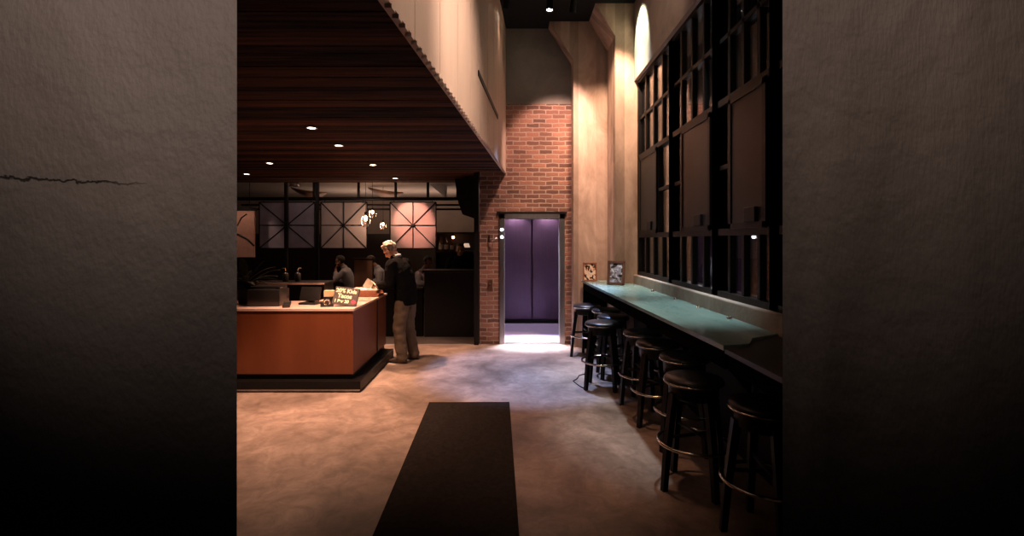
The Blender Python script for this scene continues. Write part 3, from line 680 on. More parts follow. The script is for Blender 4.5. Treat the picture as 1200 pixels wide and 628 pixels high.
def person(label, loc, rz, P, cl, skin, hairm, vox=.009, hairlen=0.0, curly=.0):
    o = thing('person', label, 'person', loc, rz)
    hm = Matrix.Translation(V(P['head'])) @ Matrix.Rotation(P.get('hyaw', 0), 4, 'Z') @ Matrix.Rotation(P.get('hpitch', 0), 4, 'X')
    H = lambda p: hm @ V(p); m3 = hm.to_3x3()
    b = MB()
    torso(b, P['torso'])
    seg(b, P['neck0'], H((0, .015, -.07)), .056, .053)
    # head with face
    b.sphere(H((0, .012, .03)), (.077, .097, .098), 3, m3)
    b.sphere(H((0, -.022, -.035)), (.061, .072, .078), 3, m3)
    b.sphere(H((0, -.062, -.088)), (.030, .026, .022), 2, m3)
    b.sphere(H((0, -.078, .034)), (.052, .02, .014), 2, m3)
    seg(b, H((0, -.09, .022)), H((0, -.112, -.022)), .009, .0135, 8); b.sphere(H((0, -.10, -.027)), (.019, .013, .010), 2, m3)
    b.sphere(H((0, -.089, -.055)), (.025, .011, .006), 2, m3); b.sphere(H((0, -.086, -.066)), (.021, .011, .007), 2, m3)
    for s in (-1, 1):
        b.sphere(H((s*.045, -.062, -.018)), (.022, .024, .024), 2, m3)
        b.sphere(H((s*.079, .012, -.008)), (.011, .020, .034), 2, m3)
        seg(b, P['sh%d' % s], P['el%d' % s], .048, .040); seg(b, P['el%d' % s], P['wr%d' % s], .040, .027)
        hand(b, P['wr%d' % s], P['hd%d' % s], P['hn%d' % s], s, P.get('curl', .55))
        seg(b, P['hip%d' % s], P['kn%d' % s], .078, .054); seg(b, P['kn%d' % s], P['an%d' % s], .054, .036)
        ft = P['ft']; a = V(P['an%d' % s]); seg(b, a+V((0, 0, -.03)), a+V(ft)*.9+V((0, 0, -.05)), .034, .028)
    bake_remesh(b, 'body', skin, o, vox*.8, 3)
    for s in (-1, 1):
        e = MB(); e.sphere(H((s*.031, -.083, .008)), (.0125, .010, .0085), 2, m3); e.build('eye', M['eye'], o, smooth=True)
    # hair
    h = MB(); q = bmesh.ops.create_icosphere(h.bm, subdivisions=4, radius=1)
    for v in q['verts']:
        p = v.co.copy(); base = V((p.x*.085, p.y*.105+.014, p.z*.104+.034))
        k = curly*(mnoise.noise(p*4.5)*.020+mnoise.noise(p*9)*.014)+mnoise.noise(p*7)*.003
        base += p*k
        # pull the face opening in under the skin: in front of the ears below the hairline, and below the nape
        low = -.055-hairlen
        if base.y < -.02-.3*max(0, .09-base.z)+.02 and base.z < .083: base = base*.72+V((0, .016, .012))
        if base.z < low: base.z = low+.02; base.x *= .8; base.y *= .8
        v.co = H(base)
    h.build('hair', hairm, o, smooth=True)
    # clothes
    j = MB(); g = cl.get('g', .016)
    torso(j, P['jacket'])
    for s in (-1, 1):
        sh, el, wr = V(P['sh%d' % s]), V(P['el%d' % s]), V(P['wr%d' % s])
        seg(j, sh, el, .060+g, .050+g); seg(j, el, el.lerp(wr, cl.get('sleeve', .9)), .050+g, .036+g)
    seg(j, P['neck0'], V(P['neck0']).lerp(H((0, .015, -.07)), .35), .072, .066)
    bake_remesh(j, cl.get('top_name', 'jacket'), cl['top'], o, vox, 5, .009)
    if cl.get('collar'):
        n0 = V(P['neck0'])+V((0, .012, .05)); k = MB()
        k.ring_loft([[n0+Matrix.Rotation(.55, 3, 'X') @ V((r_*math.cos(2*PI*q_/20), r_*math.sin(2*PI*q_/20), z_)) for q_ in range(20)] for r_, z_ in ((.066, -.03), (.0625, .008), (.057, .008), (.060, -.03))], cap=False, closed=True)
        k.build('collar', cl['collar'], o, smooth=True)
    t = MB(); torso(t, P['trouser'])
    for s in (-1, 1):
        a = V(P['an%d' % s]); seg(t, P['hip%d' % s], P['kn%d' % s], .105, .088); seg(t, P['kn%d' % s], a.lerp(V(P['kn%d' % s]), -.02), .088, .076)
    bake_remesh(t, 'trousers', cl['legs'], o, vox, 4, .012)
    for s in (-1, 1):
        a = V(P['an%d' % s]); ft = V(P['ft']); f = MB(); u = ft.normalized(); z0 = a.z-.085
        d = Matrix.Rotation(math.atan2(u.x, -u.y), 3, 'Z')
        rings = []
        for y, w, hh in ((.075, .026, .05), (.06, .038, .085), (0, .042, .10), (-.06, .042, .085), (-.12, .048, .062), (-.17, .042, .05), (-.20, .022, .035)):
            rings.append([V((a.x, a.y, z0))+d @ V((w*math.cos(k*2*PI/14), y, max(0, hh*.5+hh*.5*math.sin(k*2*PI/14)))) for k in range(14)])
        f.ring_loft(rings); f.build('shoe', M['shoe'], o, smooth=True)
    return o

def standing(head, hp, hands, lean=.0, hy=0):
    P = dict(head=head, hpitch=hp, hyaw=hy, neck0=(0, -.055-lean*.75, 1.43), ft=(0, -.13, 0))
    L = lean
    P['torso'] = [((0, 0, .86), .12, .09, 0), ((0, 0, .94), .165, .115, 0), ((0, -.005, 1.08), .135, .10, .05), ((0, -.02-L*.3, 1.22), .165, .115, .15), ((0, -.04-L*.6, 1.36), .165, .10, .3), ((0, -.055-L*.75, 1.43), .08, .065, .4)]
    P['jacket'] = [((0, .0, .80), .185, .14, 0), ((0, .0, .90), .195, .15, 0), ((0, -.005, 1.08), .185, .145, .05), ((0, -.02-L*.3, 1.22), .205, .15, .15), ((0, -.04-L*.6, 1.36), .20, .125, .3), ((0, -.055-L*.75, 1.45), .09, .075, .4)]
    P['trouser'] = [((0, 0, .78), .17, .115, 0), ((0, 0, .88), .18, .128, 0), ((0, 0, 1.0), .165, .12, 0)]
    for s in (-1, 1):
        P['sh%d' % s] = (s*.185, -.035-L*.6, 1.37)
        P['hip%d' % s] = (s*.088, 0, .88); P['kn%d' % s] = (s*.10, -.015, .47); P['an%d' % s] = (s*.11, .03, .085)
        el, wr, hd, hn = hands[s]
        P['el%d' % s] = el; P['wr%d' % s] = wr; P['hd%d' % s] = hd; P['hn%d' % s] = hn
    return P
# the man at the counter
hands = {1: ((.26, -.10, 1.10), (.16, -.33, 1.07), (-.2, -1, -.12), (.25, 0, 1)), -1: ((-.25, -.13, 1.10), (-.12, -.36, 1.06), (.15, -1, -.1), (0, 0, 1))}
Pm = standing((0, -.25, 1.565), .8, hands, lean=.14)
Pm['kn1'] = (.11, -.03, .47); Pm['an1'] = (.13, .02, .085); Pm['an-1'] = (-.13, .06, .085)
person('man in black jacket and khaki trousers reading at the host counter', (-1.505, 7.0, 0), -PI/2-.32, Pm,
       dict(top=M['jacket'], legs=M['khaki'], top_name='jacket', g=.022, collar=M['shirt_w']), M['skin'], M['hair_g'], .008, .0, 1.0)
# staff member behind the far service bar
hands = {1: ((.27, .0, 1.08), (.17, -.22, 1.12), (-.2, -1, 0), (.2, 0, 1)), -1: ((-.27, 0, 1.08), (-.17, -.22, 1.12), (.2, -1, 0), (-.2, 0, 1))}
Pw = standing((0, -.075, 1.56), .1, hands)
person('person in dark clothes facing the room behind the black service bar', (-1.0, 9.55, -.04), .1, Pw,
       dict(top=M['jacket'], legs=M['jacket'], top_name='shirt', g=.008), M['skin_d'], M['hair_d'], .012, .05)
# seated diners
def seated(lean=.1, hp=.2, hy=0, hands=None):
    P = dict(head=(0, -.10-lean, 1.24), hpitch=hp, hyaw=hy, neck0=(0, -.02-lean*.7, 1.08), ft=(0, -.13, 0)); L = lean
    P['torso'] = [((0, .05, .46), .14, .11, 0), ((0, .04, .56), .165, .12, 0), ((0, .02, .72), .14, .105, .05), ((0, -.0-L*.3, .87), .165, .115, .15), ((0, -.01-L*.6, 1.0), .165, .10, .3), ((0, -.02-L*.7, 1.08), .08, .065, .3)]
    P['jacket'] = [(c, w+.022, d+.022, t_) for c, w, d, t_ in P['torso'][1:]]
    P['trouser'] = [((0, .05, .44), .15, .12, 0), ((0, .04, .56), .182, .135, 0), ((0, .03, .62), .17, .125, 0)]
    hs = hands or {s: ((s*.25, -.10-L*.3, .80), (s*.12, -.34, .80), (-s*.3, -1, 0), (0, 0, 1)) for s in (-1, 1)}
    for s in (-1, 1):
        P['sh%d' % s] = (s*.18, -.01-L*.6, 1.0); P['hip%d' % s] = (s*.09, .02, .52); P['kn%d' % s] = (s*.11, -.40, .50); P['an%d' % s] = (s*.11, -.42, .085)
        P['el%d' % s], P['wr%d' % s], P['hd%d' % s], P['hn%d' % s] = hs[s]
    return P
up = {1: ((.27, -.2, .86), (.10, -.26, 1.08), (-.2, .2, 1), (.3, -1, 0)), -1: ((-.25, -.12, .80), (-.12, -.34, .80), (.3, -1, 0), (0, 0, 1))}
person('seated diner in a white shirt facing left, hand raised near the face', (-3.62, 11.0, 0), -PI/2, seated(.10, .25, 0, up), dict(top=M['shirt_w'], legs=M['denim'], top_name='shirt', g=.01, sleeve=.6), M['skin_d'], M['hair_d'], .012)
person('seated diner in a white shirt bending forward, seen behind the man at the counter', (-2.80, 11.0, 0), -PI/2+.3, seated(.22, .6), dict(top=M['shirt_w'], legs=M['denim'], top_name='shirt', g=.01, sleeve=.6), M['skin_d'], M['hair_d'], .012)
person('seated diner in a grey shirt to the right of the standing man', (-1.92, 10.6, 0), PI/2-.5, seated(.05, .3), dict(top=M['shirt_g'], legs=M['denim'], top_name='shirt', g=.012, sleeve=.6), M['skin_d'], M['hair_d'], .012)
# stools they sit on, tables
def make_chair():
    o = thing('dining_chair', 'x', 'chair', (0, 0, 0), 0, 'dark dining chairs')
    MB().box(-.21, -.21, .40, .21, .21, .435, bev=.01).build('seat', M['darkwood'], o)
    MB().box(-.20, .195, .52, .20, .215, .78, bev=.008).build('backrest', M['darkwood'], o)
    for x in (-1, 1):
        MB().tube([(x*.18, -.18, 0), (x*.18, -.18, .41)], .016, 8).build('leg', M['blackwood'], o, smooth=True)
        MB().tube([(x*.18, .20, 0), (x*.18, .20, .42), (x*.18, .205, .78)], .016, 8).build('leg', M['blackwood'], o, smooth=True)
    return o
ch = make_chair()
ch.location = (-3.58, 11.0, 0); ch.rotation_euler = (0, 0, -PI/2); ch['label'] = 'dark dining chair under the white shirted diner facing left'
dup(ch, (-2.76, 10.99, 0), -PI/2+.3, 'dark dining chair under the diner bending forward')
dup(ch, (-1.96, 10.62, 0), PI/2-.5, 'dark dining chair under the grey shirted diner')
def make_table():
    o = thing('dining_table', 'x', 'table', (0, 0, 0), 0, 'dark dining tables')
    MB().box(-.36, -.36, .72, .36, .36, .755, bev=.008).build('table_top', M['darkwood'], o)
    MB().tube([(0, 0, .03), (0, 0, .72)], .035, 12).build('pedestal', M['steel_b'], o, smooth=True)
    MB().lathe([(0, 0), (.25, 0), (.25, .012), (.05, .035), (0, .035)], n=28).build('base', M['steel_b'], o, auto=True)
    return o
tb = make_table(); tb.location = (-4.55, 11.0, 0); tb['label'] = 'dark pedestal table left of the white shirted diner facing left'
dup(tb, (-1.15, 11.05, 0), .1, 'dark pedestal table right of the grey shirted diner')
pt = MB(); pt.lathe([(0, 0), (.06, 0), (.11, .018), (.108, .022), (.06, .006), (0, .006)], n=28)
po = pt.build('plate', M['white'], origin=(0, 0, 0), smooth=True); po.location = (-4.34, 10.93, .757); tag(po, 'white plate on the dark table far left', 'plate')
# booth panel
bo = thing('booth_divider', 'brown wooden booth divider panel between the two white shirted diners', 'divider', (-3.15, 10.4, 0)); bo['_o'] = (-3.15, 10.4, 0)
MB().box(-3.30, 10.35, 0, -2.92, 10.40, 1.30).build('panel', M['midwood'], bo)
MB().box(-3.32, 10.335, 1.30, -2.90, 10.415, 1.335).build('cap', M['darkwood'], bo)

# ------------------------------------------------------------------ spoked metal screens on a rail
rail = thing('hanging_rail', 'black pipe rail under the dining ceiling carrying the square screens', 'rail', (-3.0, 10.0, 2.95)); rail['_o'] = (-3.0, 10.0, 2.95)
MB().tube([(-5.6, 10.0, 2.545), (-1.02, 10.0, 2.545)], .035, 10).build('pipe', M['steel_b'], rail, smooth=True)
for z in (2.44, 2.35): MB().tube([(-5.6, 10.25, z), (-.75, 10.25, z)], .02, 8).build('lower_pipe', M['steel_b'], rail, smooth=True)
for x in (-4.55, -4.0, -3.1, -2.35, -1.70, -1.10):
    MB().tube([(x, 10.0, 2.545), (x, 10.0, 2.95)], .028, 8).build('hanger', M['steel_b'], rail, smooth=True)
def screen(label, x0, x1, z0, z1, y, mt, post=None):
    cx, cz = (x0+x1)/2, (z0+z1)/2
    o = thing('spoked_screen', label, 'screen', (cx, y, z0), 0, 'square spoked screens'); o['_o'] = (cx, y, z0)
    MB().box(x0, y, z0, x1, y+.02, z1).build('sheet', mt, o)
    b = MB(); r = .010
    for (a, c) in (((x0, z0), (x1, z1)), ((x0, z1), (x1, z0)), ((cx, z0), (cx, z1)), ((x0, cz), (x1, cz))):
        b.tube([(a[0], y-.012, a[1]), (c[0], y-.012, c[1])], r, 6)
    b.build('spoke', M['steel_b'], o)
    b = MB()
    for (a, c) in (((x0, z0), (x1, z0)), ((x0, z1), (x1, z1)), ((x0, z0), (x0, z1)), ((x1, z0), (x1, z1))):
        b.tube([(a[0], y-.0, a[1]), (c[0], y-.0, c[1])], .012, 6)
    b.build('edge_frame', M['steel_b'], o)
    MB().lathe([(0, 0), (.03, 0), (.03, .015), (0, .02)], (cx, y-.012, cz), 16, Matrix.Rotation(PI/2, 4, 'X')).build('hub', M['steel_b'], o)
    b = MB()
    for xx in (x0+.08, x1-.08): b.tube([(xx, y+.01, z1), (xx, y+.005, 2.545)], .006, 6)
    b.build('hanger', M['steel_b'], o)
    return o
D = 10.0/F
screen('brightly lit pinkish square screen right of the pendant lamps', (457-600)*D, (511-600)*D, 1.545, 2.478, 10.0, M['sheet'])
screen('grey square screen left of the pendant lamps', (376-600)*D, (430-600)*D, 1.545, 2.478, 10.0, M['sheet'])
screen('dim bluish grey square screen crossed by a black post', (304-600)*D, (369-600)*D, 1.545, 2.478, 10.0, M['sheet_d'])
for i, px in enumerate((335.5, 372)):
    x = (px-600)*9.9/F
    p_ = MB(); p_.box(x-.03, 9.87, 0, x+.03, 9.93, 2.95); p_.build('post', M['steel_b'])
    o = bpy.data.objects[[q.name for q in C.objects if q.name.startswith('post')][-1]]
    tag(o, ['slim black post in front of the dim bluish grey screen', 'slim black post between the two grey square screens'][i], 'post')
# canvas at the far left
cv = thing('canvas', 'pinkish canvas with dark curved strokes hanging at far left', 'painting', (-5.55, 9.6, 1.3)); cv['_o'] = (-5.55, 9.6, 1.3)
MB().box(-6.1, 9.6, 1.38, -5.0, 9.64, 2.28).build('sheet', mat('canvas_paint', (.36, .18, .13), .8, 0, .4, 3, .1, 40, col2=(.52, .30, .23)), cv)
MB().tube([(-5.5, 9.597, 1.86), (-5.3, 9.597, 1.82), (-5.12, 9.597, 1.72), (-5.0, 9.597, 1.6)], .018, 6).build('brush_stroke', M['black'], cv)
MB().tube([(-5.32, 9.597, 2.0), (-5.25, 9.597, 2.14), (-5.14, 9.597, 2.22)], .012, 6).build('brush_stroke', M['darkwood'], cv)
MB().box(-6.14, 9.59, 2.28, -4.96, 9.65, 2.34).build('head_bar', M['steel_b'], cv)
cw = MB()
for x in (-6.0, -5.1): cw.tube([(x, 9.62, 2.34), (x, 9.62, 2.96)], .006, 6)
cw.build('wire', M['steel_b'], cv)

# pendants
def pendant(label, px, py, y, r, h, mt_=None):
    x = (px-600)*y/F; z = EYE+(HY-py)*y/F
    o = thing('pendant_lamp', label, 'lamp', (x, y, z), 0, 'glass pendant lamps')
    MB().tube([(0, 0, h*.75), (0, 0, 2.95-z)], .004, 6).build('cord', M['steel_b'], o)
    MB().lathe([(0, h*.5), (.022, h*.5), (.022, h*.78), (.008, h*.8)], n=16).build('socket', M['steel_b'], o)
    MB().sphere((0, 0, h*.18), (r*.40, r*.40, h*.28), 3).build('bulb', M['bulb'], o, smooth=True)
    g = MB(); pr = [(r*.62, -h*.62), (r*.9, -h*.35), (r, -.0), (r*.8, h*.3), (r*.4, h*.52), (.024, h*.6)]
    rings = [[V((a*math.cos(2*PI*k/24), a*math.sin(2*PI*k/24), z_)) for k in range(24)] for a, z_ in pr]
    g.ring_loft(rings, cap=False); g.build('glass_shade', M['bulbglass'], o, smooth=True)
    MB().torus((0, 0, -h*.62), r*.62, .006, 24, 6).build('rim', M['chrome'], o, smooth=True)
    l = bpy.data.lights.new('pendant_light', 'POINT'); l.energy = 9 if h > .18 else 6; l.color = (1, .6, .38); l.shadow_soft_size = .04
    lo = bpy.data.objects.new('pendant_light', l); C.objects.link(lo); lo.location = (x, y+.14, z-.02)
    return o
pendant('largest glass pendant lamp, brightest and lowest beside the grey screen', 428.5, 258, 9.5, .085, .20)
pendant('small glass pendant lamp just above the largest pendant', 436.5, 250, 10.6, .075, .15)
pendant('small dim glass pendant lamp hanging alone before the bright screen', 449, 264, 11.5, .07, .14)

# ceiling bits beyond the wood soffit
for i, (px, py, w) in enumerate(((362, 219, .80), (452, 220, .80))):
    y = 11.4; x = (px-600)*y/F
    b = MB(); rows = []
    for k in range(15):
        u = k/14-.5; zz = 2.86-.04*math.sin((u+.5)*PI*.9)-.10*u; hw = .16*math.sin(PI*(k+.6)/15.2)
        rows.append([V((x+u*w, y-hw*1.3, zz)), V((x+u*w, y+hw, zz-hw*.9)), V((x+u*w, y+hw, zz+.02-hw*.9)), V((x+u*w, y-hw*1.3, zz+.02))])
    b.ring_loft(rows)
    o = b.build('ceiling_baffle', M['midwood'], origin=(x, y, 2.85), smooth=True)
    tag(o, ['curved dark wood ceiling baffle over the dim bluish screen', 'curved dark wood ceiling baffle over the pendant lamps'][i], 'baffle', 'curved wooden ceiling baffles')
y = 11.0; tr = MB(); q = lambda px, py: ((px-600)*y/F, EYE+(HY-py)*y/F)
tr.prism([(q(503, 216)[0], 2.96), (q(522, 216)[0], 2.96), q(521.5, 231)], y, y+.3)
o = tr.build('bulkhead_panel', M['white'], origin=(q(515, 217)[0], y+.15, q(515, 217)[1])); tag(o, 'pale triangular bulkhead panel below the dining ceiling', 'panel')
# loudspeaker
sp = thing('loudspeaker', 'black wedge loudspeaker hanging by the brick wall corner', 'speaker', (-.76, 8.75, 2.06)); sp['_o'] = (-.76, 8.75, 2.06)
MB().prism([(-1.0, ZW-.05), (-.62, ZW-.05), (-.62, 2.08), (-.86, 2.16), (-.93, 2.35)], 8.6, 8.95).build('cabinet', M['black'], sp)
MB().prism([(-.96, ZW-.1), (-.66, ZW-.1), (-.66, 2.14), (-.84, 2.20), (-.90, 2.36)], 8.585, 8.6).build('grille', M['steel_b'], sp)
MB().tube([(-.8, 8.78, ZW-.06), (-.8, 8.78, ZW+.03)], .03, 8).build('bracket', M['steel_b'], sp)

# service bar and back shelf
sb = thing('service_bar', 'black service bar front beside the brick wall corner', 'bar', (-1.2, 8.9, 0)); sb['_o'] = (-1.2, 8.9, 0)
MB().box(-1.55, 8.75, 0, -.63, 9.1, 1.14).build('front', M['steel_b'], sb)
MB().box(-1.58, 8.70, 1.14, -.60, 9.14, 1.18, bev=.006).build('counter_top', M['blackwood'], sb)
lw = thing('low_partition', 'low black partition running from the service bar towards the standing man', 'partition', (-1.85, 8.8, 0)); lw['_o'] = (-1.85, 8.8, 0)
MB().box(-2.3, 8.78, 0, -1.585, 8.9, .84).build('panel', M['matte'], lw)
MB().box(-2.32, 8.76, .84, -1.585, 8.92, .87, bev=.005).build('cap', M['blackwood'], lw)
bs = thing('back_shelf', 'dark shelf unit holding bottles beyond the service bar', 'shelf', (-1.2, 11.3, 0)); bs['_o'] = (-1.2, 11.3, 0)
MB().box(-1.72, 11.45, 0, -.6, 11.5, 1.88).build('back_panel', M['darkwood'], bs)
for z in (1.0, 1.44, 1.86): MB().box(-1.72, 11.0, z, -.6, 11.45, z+.03).build('shelf_board', M['darkwood'], bs)
for x in (-1.72, -.63): MB().box(x, 11.0, 0, x+.03, 11.45, 1.86).build('side_panel', M['darkwood'], bs)
def make_bottle(h, r, m):
    o = thing('bottle', 'x', 'bottle', (0, 0, 0), 0, 'bottles on the back shelf')
    MB().lathe([(0, 0), (r*.95, 0), (r, .01), (r, h*.58), (r*.8, h*.68), (r*.34, h*.78), (r*.32, h*.95), (r*.38, h*.96), (r*.38, h), (0, h)], n=20).build('glass', m, o, smooth=True)
    MB().lathe([(r*1.01, h*.12), (r*1.02, h*.12), (r*1.02, h*.46), (r*1.01, h*.46)], n=20).build('label_band', M['label'], o)
    return o
for i, (px, h, r, m, lb) in enumerate(((516.5, .32, .055, 'bottle2', 'leftmost bottle with a pale label on the back shelf'), (523, .30, .048, 'bottle1', 'second bottle with pale label on the back shelf'), (529.5, .27, .04, 'bottle2', 'slim bottle with pale label below the small orange lamp'))):
    o = make_bottle(h, r, M[m]); o['label'] = lb; o.location = ((px-600)*11.1/F, 11.1, 1.471)
lp = thing('shelf_lamp', 'small glowing orange lamp hung under the back shelf top', 'lamp', (-1.32, 11.1, 1.74)); lp['_o'] = (-1.32, 11.1, 1.74)
MB().sphere((-1.32, 11.1, 1.775), .032, 2).build('bulb', emit('orange_bulb', (1, .42, .2), 12), lp, smooth=True)
MB().tube([(-1.32, 11.1, 1.8), (-1.32, 11.1, 1.86)], .012, 8).build('stem', M['steel_b'], lp)
cu = thing('table_lamp', 'small pale shaded lamp on the back shelf behind the staff member', 'lamp', (-1.02, 11.1, 1.471))
MB().lathe([(0, 0), (.05, 0), (.05, .01), (.012, .02), (.012, .1), (0, .1)], n=16).build('base', M['steel_b'], cu)
MB().lathe([(.08, .08), (.082, .08), (.05, .17), (.048, .17)], n=20).build('lamp_shade', emit('shade_glow', (.9, .6, .42), .5), cu, smooth=True)

# ------------------------------------------------------------------ recessed downlights in the wood soffit
DL = [(365, 148), (397, 169), (437, 192), (463, 208), (316, 190), (289, 203)]
LBL = ['recessed downlight nearest the camera in the wood ceiling', 'recessed downlight second in the row over the host counter', 'recessed downlight third in the row over the host counter', 'small recessed downlight farthest down the wood ceiling row', 'recessed downlight farther left in the wood ceiling', 'leftmost small recessed downlight near the plaster wall edge']
def light(kind, name, loc, energy, col, target=None, size=.05, angle=90, blend=.5, sx=None, sy=None):
    l = bpy.data.lights.new(name, kind); l.energy = energy; l.color = col
    if kind == 'SPOT': l.spot_size = R(angle); l.spot_blend = blend; l.shadow_soft_size = size
    elif kind == 'AREA':
        l.shape = 'RECTANGLE'; l.size = sx; l.size_y = sy
    else: l.shadow_soft_size = size
    o = bpy.data.objects.new(name, l); C.objects.link(o); o.location = loc
    if target is not None: o.rotation_euler = (V(target)-V(loc)).to_track_quat('-Z', 'Y').to_euler()
    return o
WARM = (1, .55, .35)
for i, (px, py) in enumerate(DL):
    y = (ZW-EYE)*F/(HY-py); x = (px-600)*y/F
    o = thing('downlight', LBL[i], 'downlight', (x, y, ZW-.02), 0, 'recessed downlights in the wood ceiling')
    MB().lathe([(.040, .02), (.056, .004), (.054, 0), (.042, .0), (.036, .018)], n=24).build('trim_ring', M['steel'], o, smooth=True)
    MB().lathe([(0, .003), (.038, .003), (.038, .012), (0, .012)], n=24).build('lens', M['down'], o)
    light('SPOT', 'downlight_beam', (x, y, ZW-.03), [460, 300, 560, 60, 60, 40][i], WARM, (x, y, 0), .05, 86, .9)
y = 10.6; x = (345-600)*y/F
o = thing('downlight', 'larger bright lamp below the dining ceiling near the curved baffle', 'downlight', (x, y, 2.86), 0, 'recessed downlights in the wood ceiling')
MB().lathe([(.09, 0), (.10, .0), (.10, .09), (.09, .09)], n=24).build('trim_ring', M['steel'], o, smooth=True)
MB().lathe([(0, .003), (.09, .003), (.09, .012), (0, .012)], n=24).build('lens', M['down'], o)
light('SPOT', 'dining_beam', (x, y, 2.8), 25, WARM, (x, y, 0), .08, 120, .7)

# track spots on the black ceiling
def track_spot(label, loc, target, energy, col, ang, lens=True, blend=.5, size=.06):
    o = thing('track_spotlight', label, 'spotlight', loc, 0, 'track spotlights on the black ceiling')
    d = (V(target)-V(loc)).normalized(); q = d.to_track_quat('-Z', 'Y').to_matrix().to_4x4()
    MB().lathe([(0, .10), (.035, .10), (.045, .07), (.05, -.06), (.056, -.075), (.05, -.075), (.044, -.055), (0, -.05)], n=24, m=q).build('housing', M['steel_b'], o, smooth=True)
    MB().lathe([(0, -.056), (.043, -.056), (.043, -.052), (0, -.052)], n=24, m=q).build('lens', M['spotlens'], o)
    MB().tube([(0, 0, 0), (0, 0, ZC-loc[2])], .012, 8).build('stem', M['steel_b'], o)
    light('SPOT', 'track_beam', tuple(V(loc)+d*.085), energy, col, target, size, ang, blend)
    return o
track_spot('bright track spotlight nearest the sloping concrete haunch', (.86, 6.98, 5.0), (.66, 8.1, 2.7), 380, (1, .60, .48), 58)
track_spot('dim track spotlight over the middle of the lift wall', (.53, 6.95, 5.0), (.25, 6.5, 0), 1600, (.40, .55, 1), 36)
track_spot('dim track spotlight beside the cream fascia top', (-.08, 6.9, 5.02), (-.2, 7.9, 3.0), 10, WARM, 60)

# unseen-by-frame hall lamps: high spots over the hall
light('SPOT', 'pier_wash', (1.30, 6.55, 5.0), 560, (1, .62, .42), (1.62, 7.9, 2.0), .05, 72, .7)
light('SPOT', 'fascia_wash', (1.25, 3.3, 4.3), 330, (1, .70, .55), (-.43, 4.15, 3.25), .08, 66, 1)
light('SPOT', 'fascia_wash', (1.2, 2.6, 4.2), 120, (1, .70, .55), (-.5, 2.9, 3.2), .1, 70, 1)  # second soft spot added to brighten the near part of the fascia
light('SPOT', 'patch_light', (1.30, 6.93, 5.1), 200, (.95, 1, .72), (1.8, 6.9, 4.62), .03, 58, .4)
light('SPOT', 'wall_wash', (.9, 5.0, 5.1), 30, (1, .66, .45), (1.85, 5.6, 4.6), .08, 80, .9)
light('SPOT', 'bar_wash', (1.6, 6.6, 5.0), 760, (.86, .95, 1), (1.5, 6.3, 1.07), .1, 30, .9)
light('SPOT', 'bar_wash', (1.6, 4.6, 5.0), 620, (.86, .95, 1), (1.52, 4.5, 1.07), .1, 32, .9)
light('AREA', 'lift_light', (.33, 8.33, 2.05), 60, (.78, .80, 1), (.33, 8.22, 0), sx=.85, sy=.08).data.spread = R(42)
light('SPOT', 'lift_back_a', (.06, 10.06, 2.33), 32, (1, .80, .93), (.06, 10.19, .9), .04, 120, .6)
light('SPOT', 'lift_back_b', (.72, 10.06, 2.33), 32, (1, .80, .93), (.72, 10.19, .9), .04, 120, .6)
# plaster wall ends: lamps of the entrance lobby behind the camera
light('SPOT', 'lobby_left', (-.9, -.6, 2.9), 72, (1, .76, .64), (-.80, 1.2, 2.50), .12, 66, 1)
light('SPOT', 'lobby_right', (.85, -.1, 2.95), 27, (1, .74, .60), (.83, 1.2, 2.30), .12, 62, 1)
light('SPOT', 'hall_front', (.6, 3.9, 5.1), 330, (1, .52, .32), (.2, 4.4, 0), .1, 40, 1)  # unseen spot over the hall, aimed to light the foreground floor
# dining room
light('SPOT', 'screen_spot', (-2.2, 9.0, 2.75), 170, (1, .40, .28), (-2.0, 10.0, 2.1), .05, 42, .5)
light('AREA', 'screen_wash', (-3.2, 8.9, 2.7), 2.2, (1, .75, .66), (-3.2, 10.0, 2.1), sx=2.6, sy=.2)  # soft area light added to brighten the screens, no fixture there
light('AREA', 'dining_uplight', (-2.8, 12.4, 2.0), 22, (1, .70, .55), (-2.8, 12.6, 3.0), sx=3.5, sy=.6)
light('SPOT', 'canvas_spot', (-5.2, 8.7, 2.7), 14, (1, .66, .48), (-5.3, 9.6, 1.8), .05, 60, .5)

# ------------------------------------------------------------------ the night street outside
st(MB().box(2.25, -2, -.25, 26, 40, -.15), 'street', M['asphalt'])
bd = thing('building', 'dark building across the night street', 'building', (16, 22, -.15)); bd['_o'] = (16, 22, -.15)
MB().box(12, 26, -.15, 26, 34, 9).build('facade', M['facade'], bd)
for k in range(4):
    MB().box(12.6+k*2.8, 25.95, 2.2, 14.2+k*2.8, 26.0, 4.6).build('window_pane', M['car'], bd)
def glint_lamp(label, x, y, z):  # lamps added outside to give the bright points in the window glass
    o = thing('glint_lamp', label, 'added lamp', (x, y, -.15), 0, 'lamps added outside the window')
    MB().tube([(0, 0, 0), (0, 0, z+.1), (-.1, 0, z+.25), (-.3, 0, z+.27)], [.07, .05, .04, .035], 10).build('pole', M['steel_b'], o, smooth=True)
    MB().lathe([(0, z+.32), (.06, z+.3), (.13, z+.19), (.12, z+.185), (0, z+.19)], (-.35, 0, 0), 16).build('head', M['steel_b'], o, smooth=True)
    MB().sphere((-.35, 0, z+.17), (.10, .10, .04), 2).build('lens', M['street'], o, smooth=True)
glint_lamp('lamp added outside as a bright glint in the middle window bay', 6.7, 16, 2.6)
glint_lamp('tall lamp added outside as a glint in the farthest window bay', 6.1, 20, 4.55)
light('POINT', 'glint_lamp_light', (6.3, 15.9, 2.35), 260, (.85, .92, 1), size=.1)  # added points that let those lamps light the street and car
light('POINT', 'glint_lamp_light', (5.7, 19.9, 4.3), 200, (.85, .92, 1), size=.1)
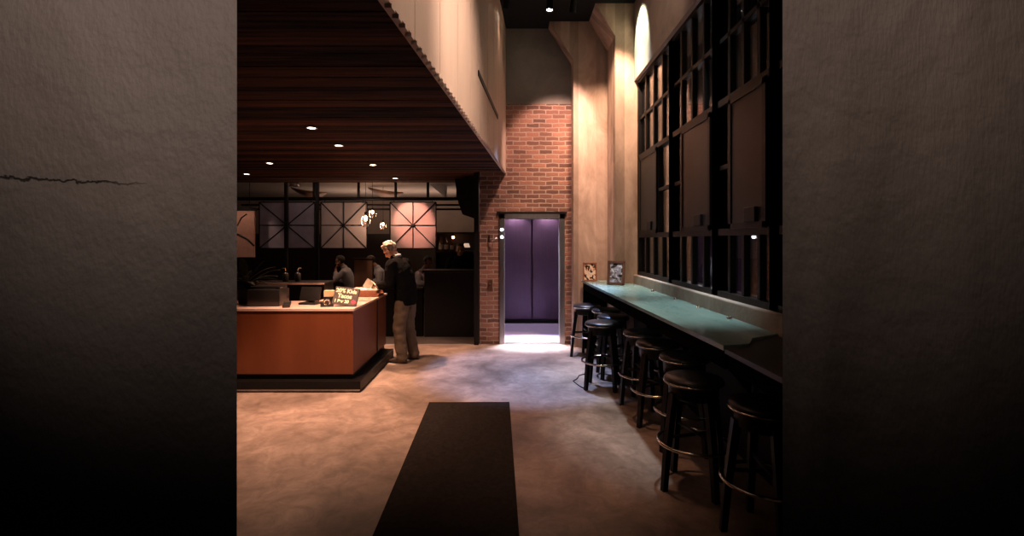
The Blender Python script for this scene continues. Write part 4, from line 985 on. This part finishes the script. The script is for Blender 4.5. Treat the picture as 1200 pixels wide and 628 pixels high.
tl = thing('red_glint_lamp', 'red lamp on an added pole, a red glint in the top far panes', 'added red lamp', (3.02, 10, -.15))  # red glint in the glass, carried by an added pole and housing
MB().tube([(0, 0, 0), (0, 0, 4.3)], .05, 10).build('pole', M['steel_b'], tl, smooth=True)
MB().box(-.13, -.12, 4.1, .13, .12, 4.9, bev=.03).build('housing', M['steel_b'], tl)
MB().lathe([(0, .0), (.085, 0), (.07, .03), (0, .05)], (0, -.12, 4.70), 18, Matrix.Rotation(PI/2, 4, 'X')).build('lamp', M['redlamp'], tl, smooth=True)
car = thing('car', 'dark parked car seen through the lower window panes', 'car', (6.0, 13.4, .0-.15), PI-.25)
prof = [(-2.1, .30), (-2.15, .6), (-1.95, .82), (-1.2, .92), (-.55, 1.36), (.75, 1.40), (1.45, .98), (2.05, .88), (2.15, .55), (2.1, .30)]
b = MB(); rings = []
for x_, s_ in ((-.86, .94), (-.82, 1), (-.6, 1.0), (.6, 1.0), (.82, 1), (.86, .94)):
    rings.append([V((x_*(1 if z_ < 1 else .78), y_*s_, .3+(z_-.3)*s_)) for y_, z_ in prof])
b.ring_loft(rings); b.build('body', M['car'], car, auto=True)
for sx in (-.8, .8):
    for sy in (-1.3, 1.35):
        MB().tube([(sx-.1, sy, .33), (sx+.1, sy, .33)], .33, 24).build('wheel', M['steel_b'], car, auto=True)
for sx in (-.62, .62):
    MB().sphere((sx, -2.08, .68), (.13, .06, .08), 2).build('headlight', M['street'], car, smooth=True)
for sx in (-.62, .62):
    MB().box(sx-.14, 2.08, .62, sx+.14, 2.16, .76, bev=.02).build('tail_light', M['redlamp'], car)

# ------------------------------------------------------------------ world, colour
w = bpy.data.worlds.new('world'); bpy.context.scene.world = w; w.use_nodes = True
w.node_tree.nodes['Background'].inputs[0].default_value = (.30, .36, .55, 1); w.node_tree.nodes['Background'].inputs[1].default_value = .0015
sc = bpy.context.scene
sc.view_settings.view_transform = 'Standard'; sc.view_settings.look = 'None'; sc.view_settings.gamma = 1; sc.view_settings.exposure = .3
sc.view_settings.use_curve_mapping = False
for o in C.objects:
    if '_o' in o: del o['_o']
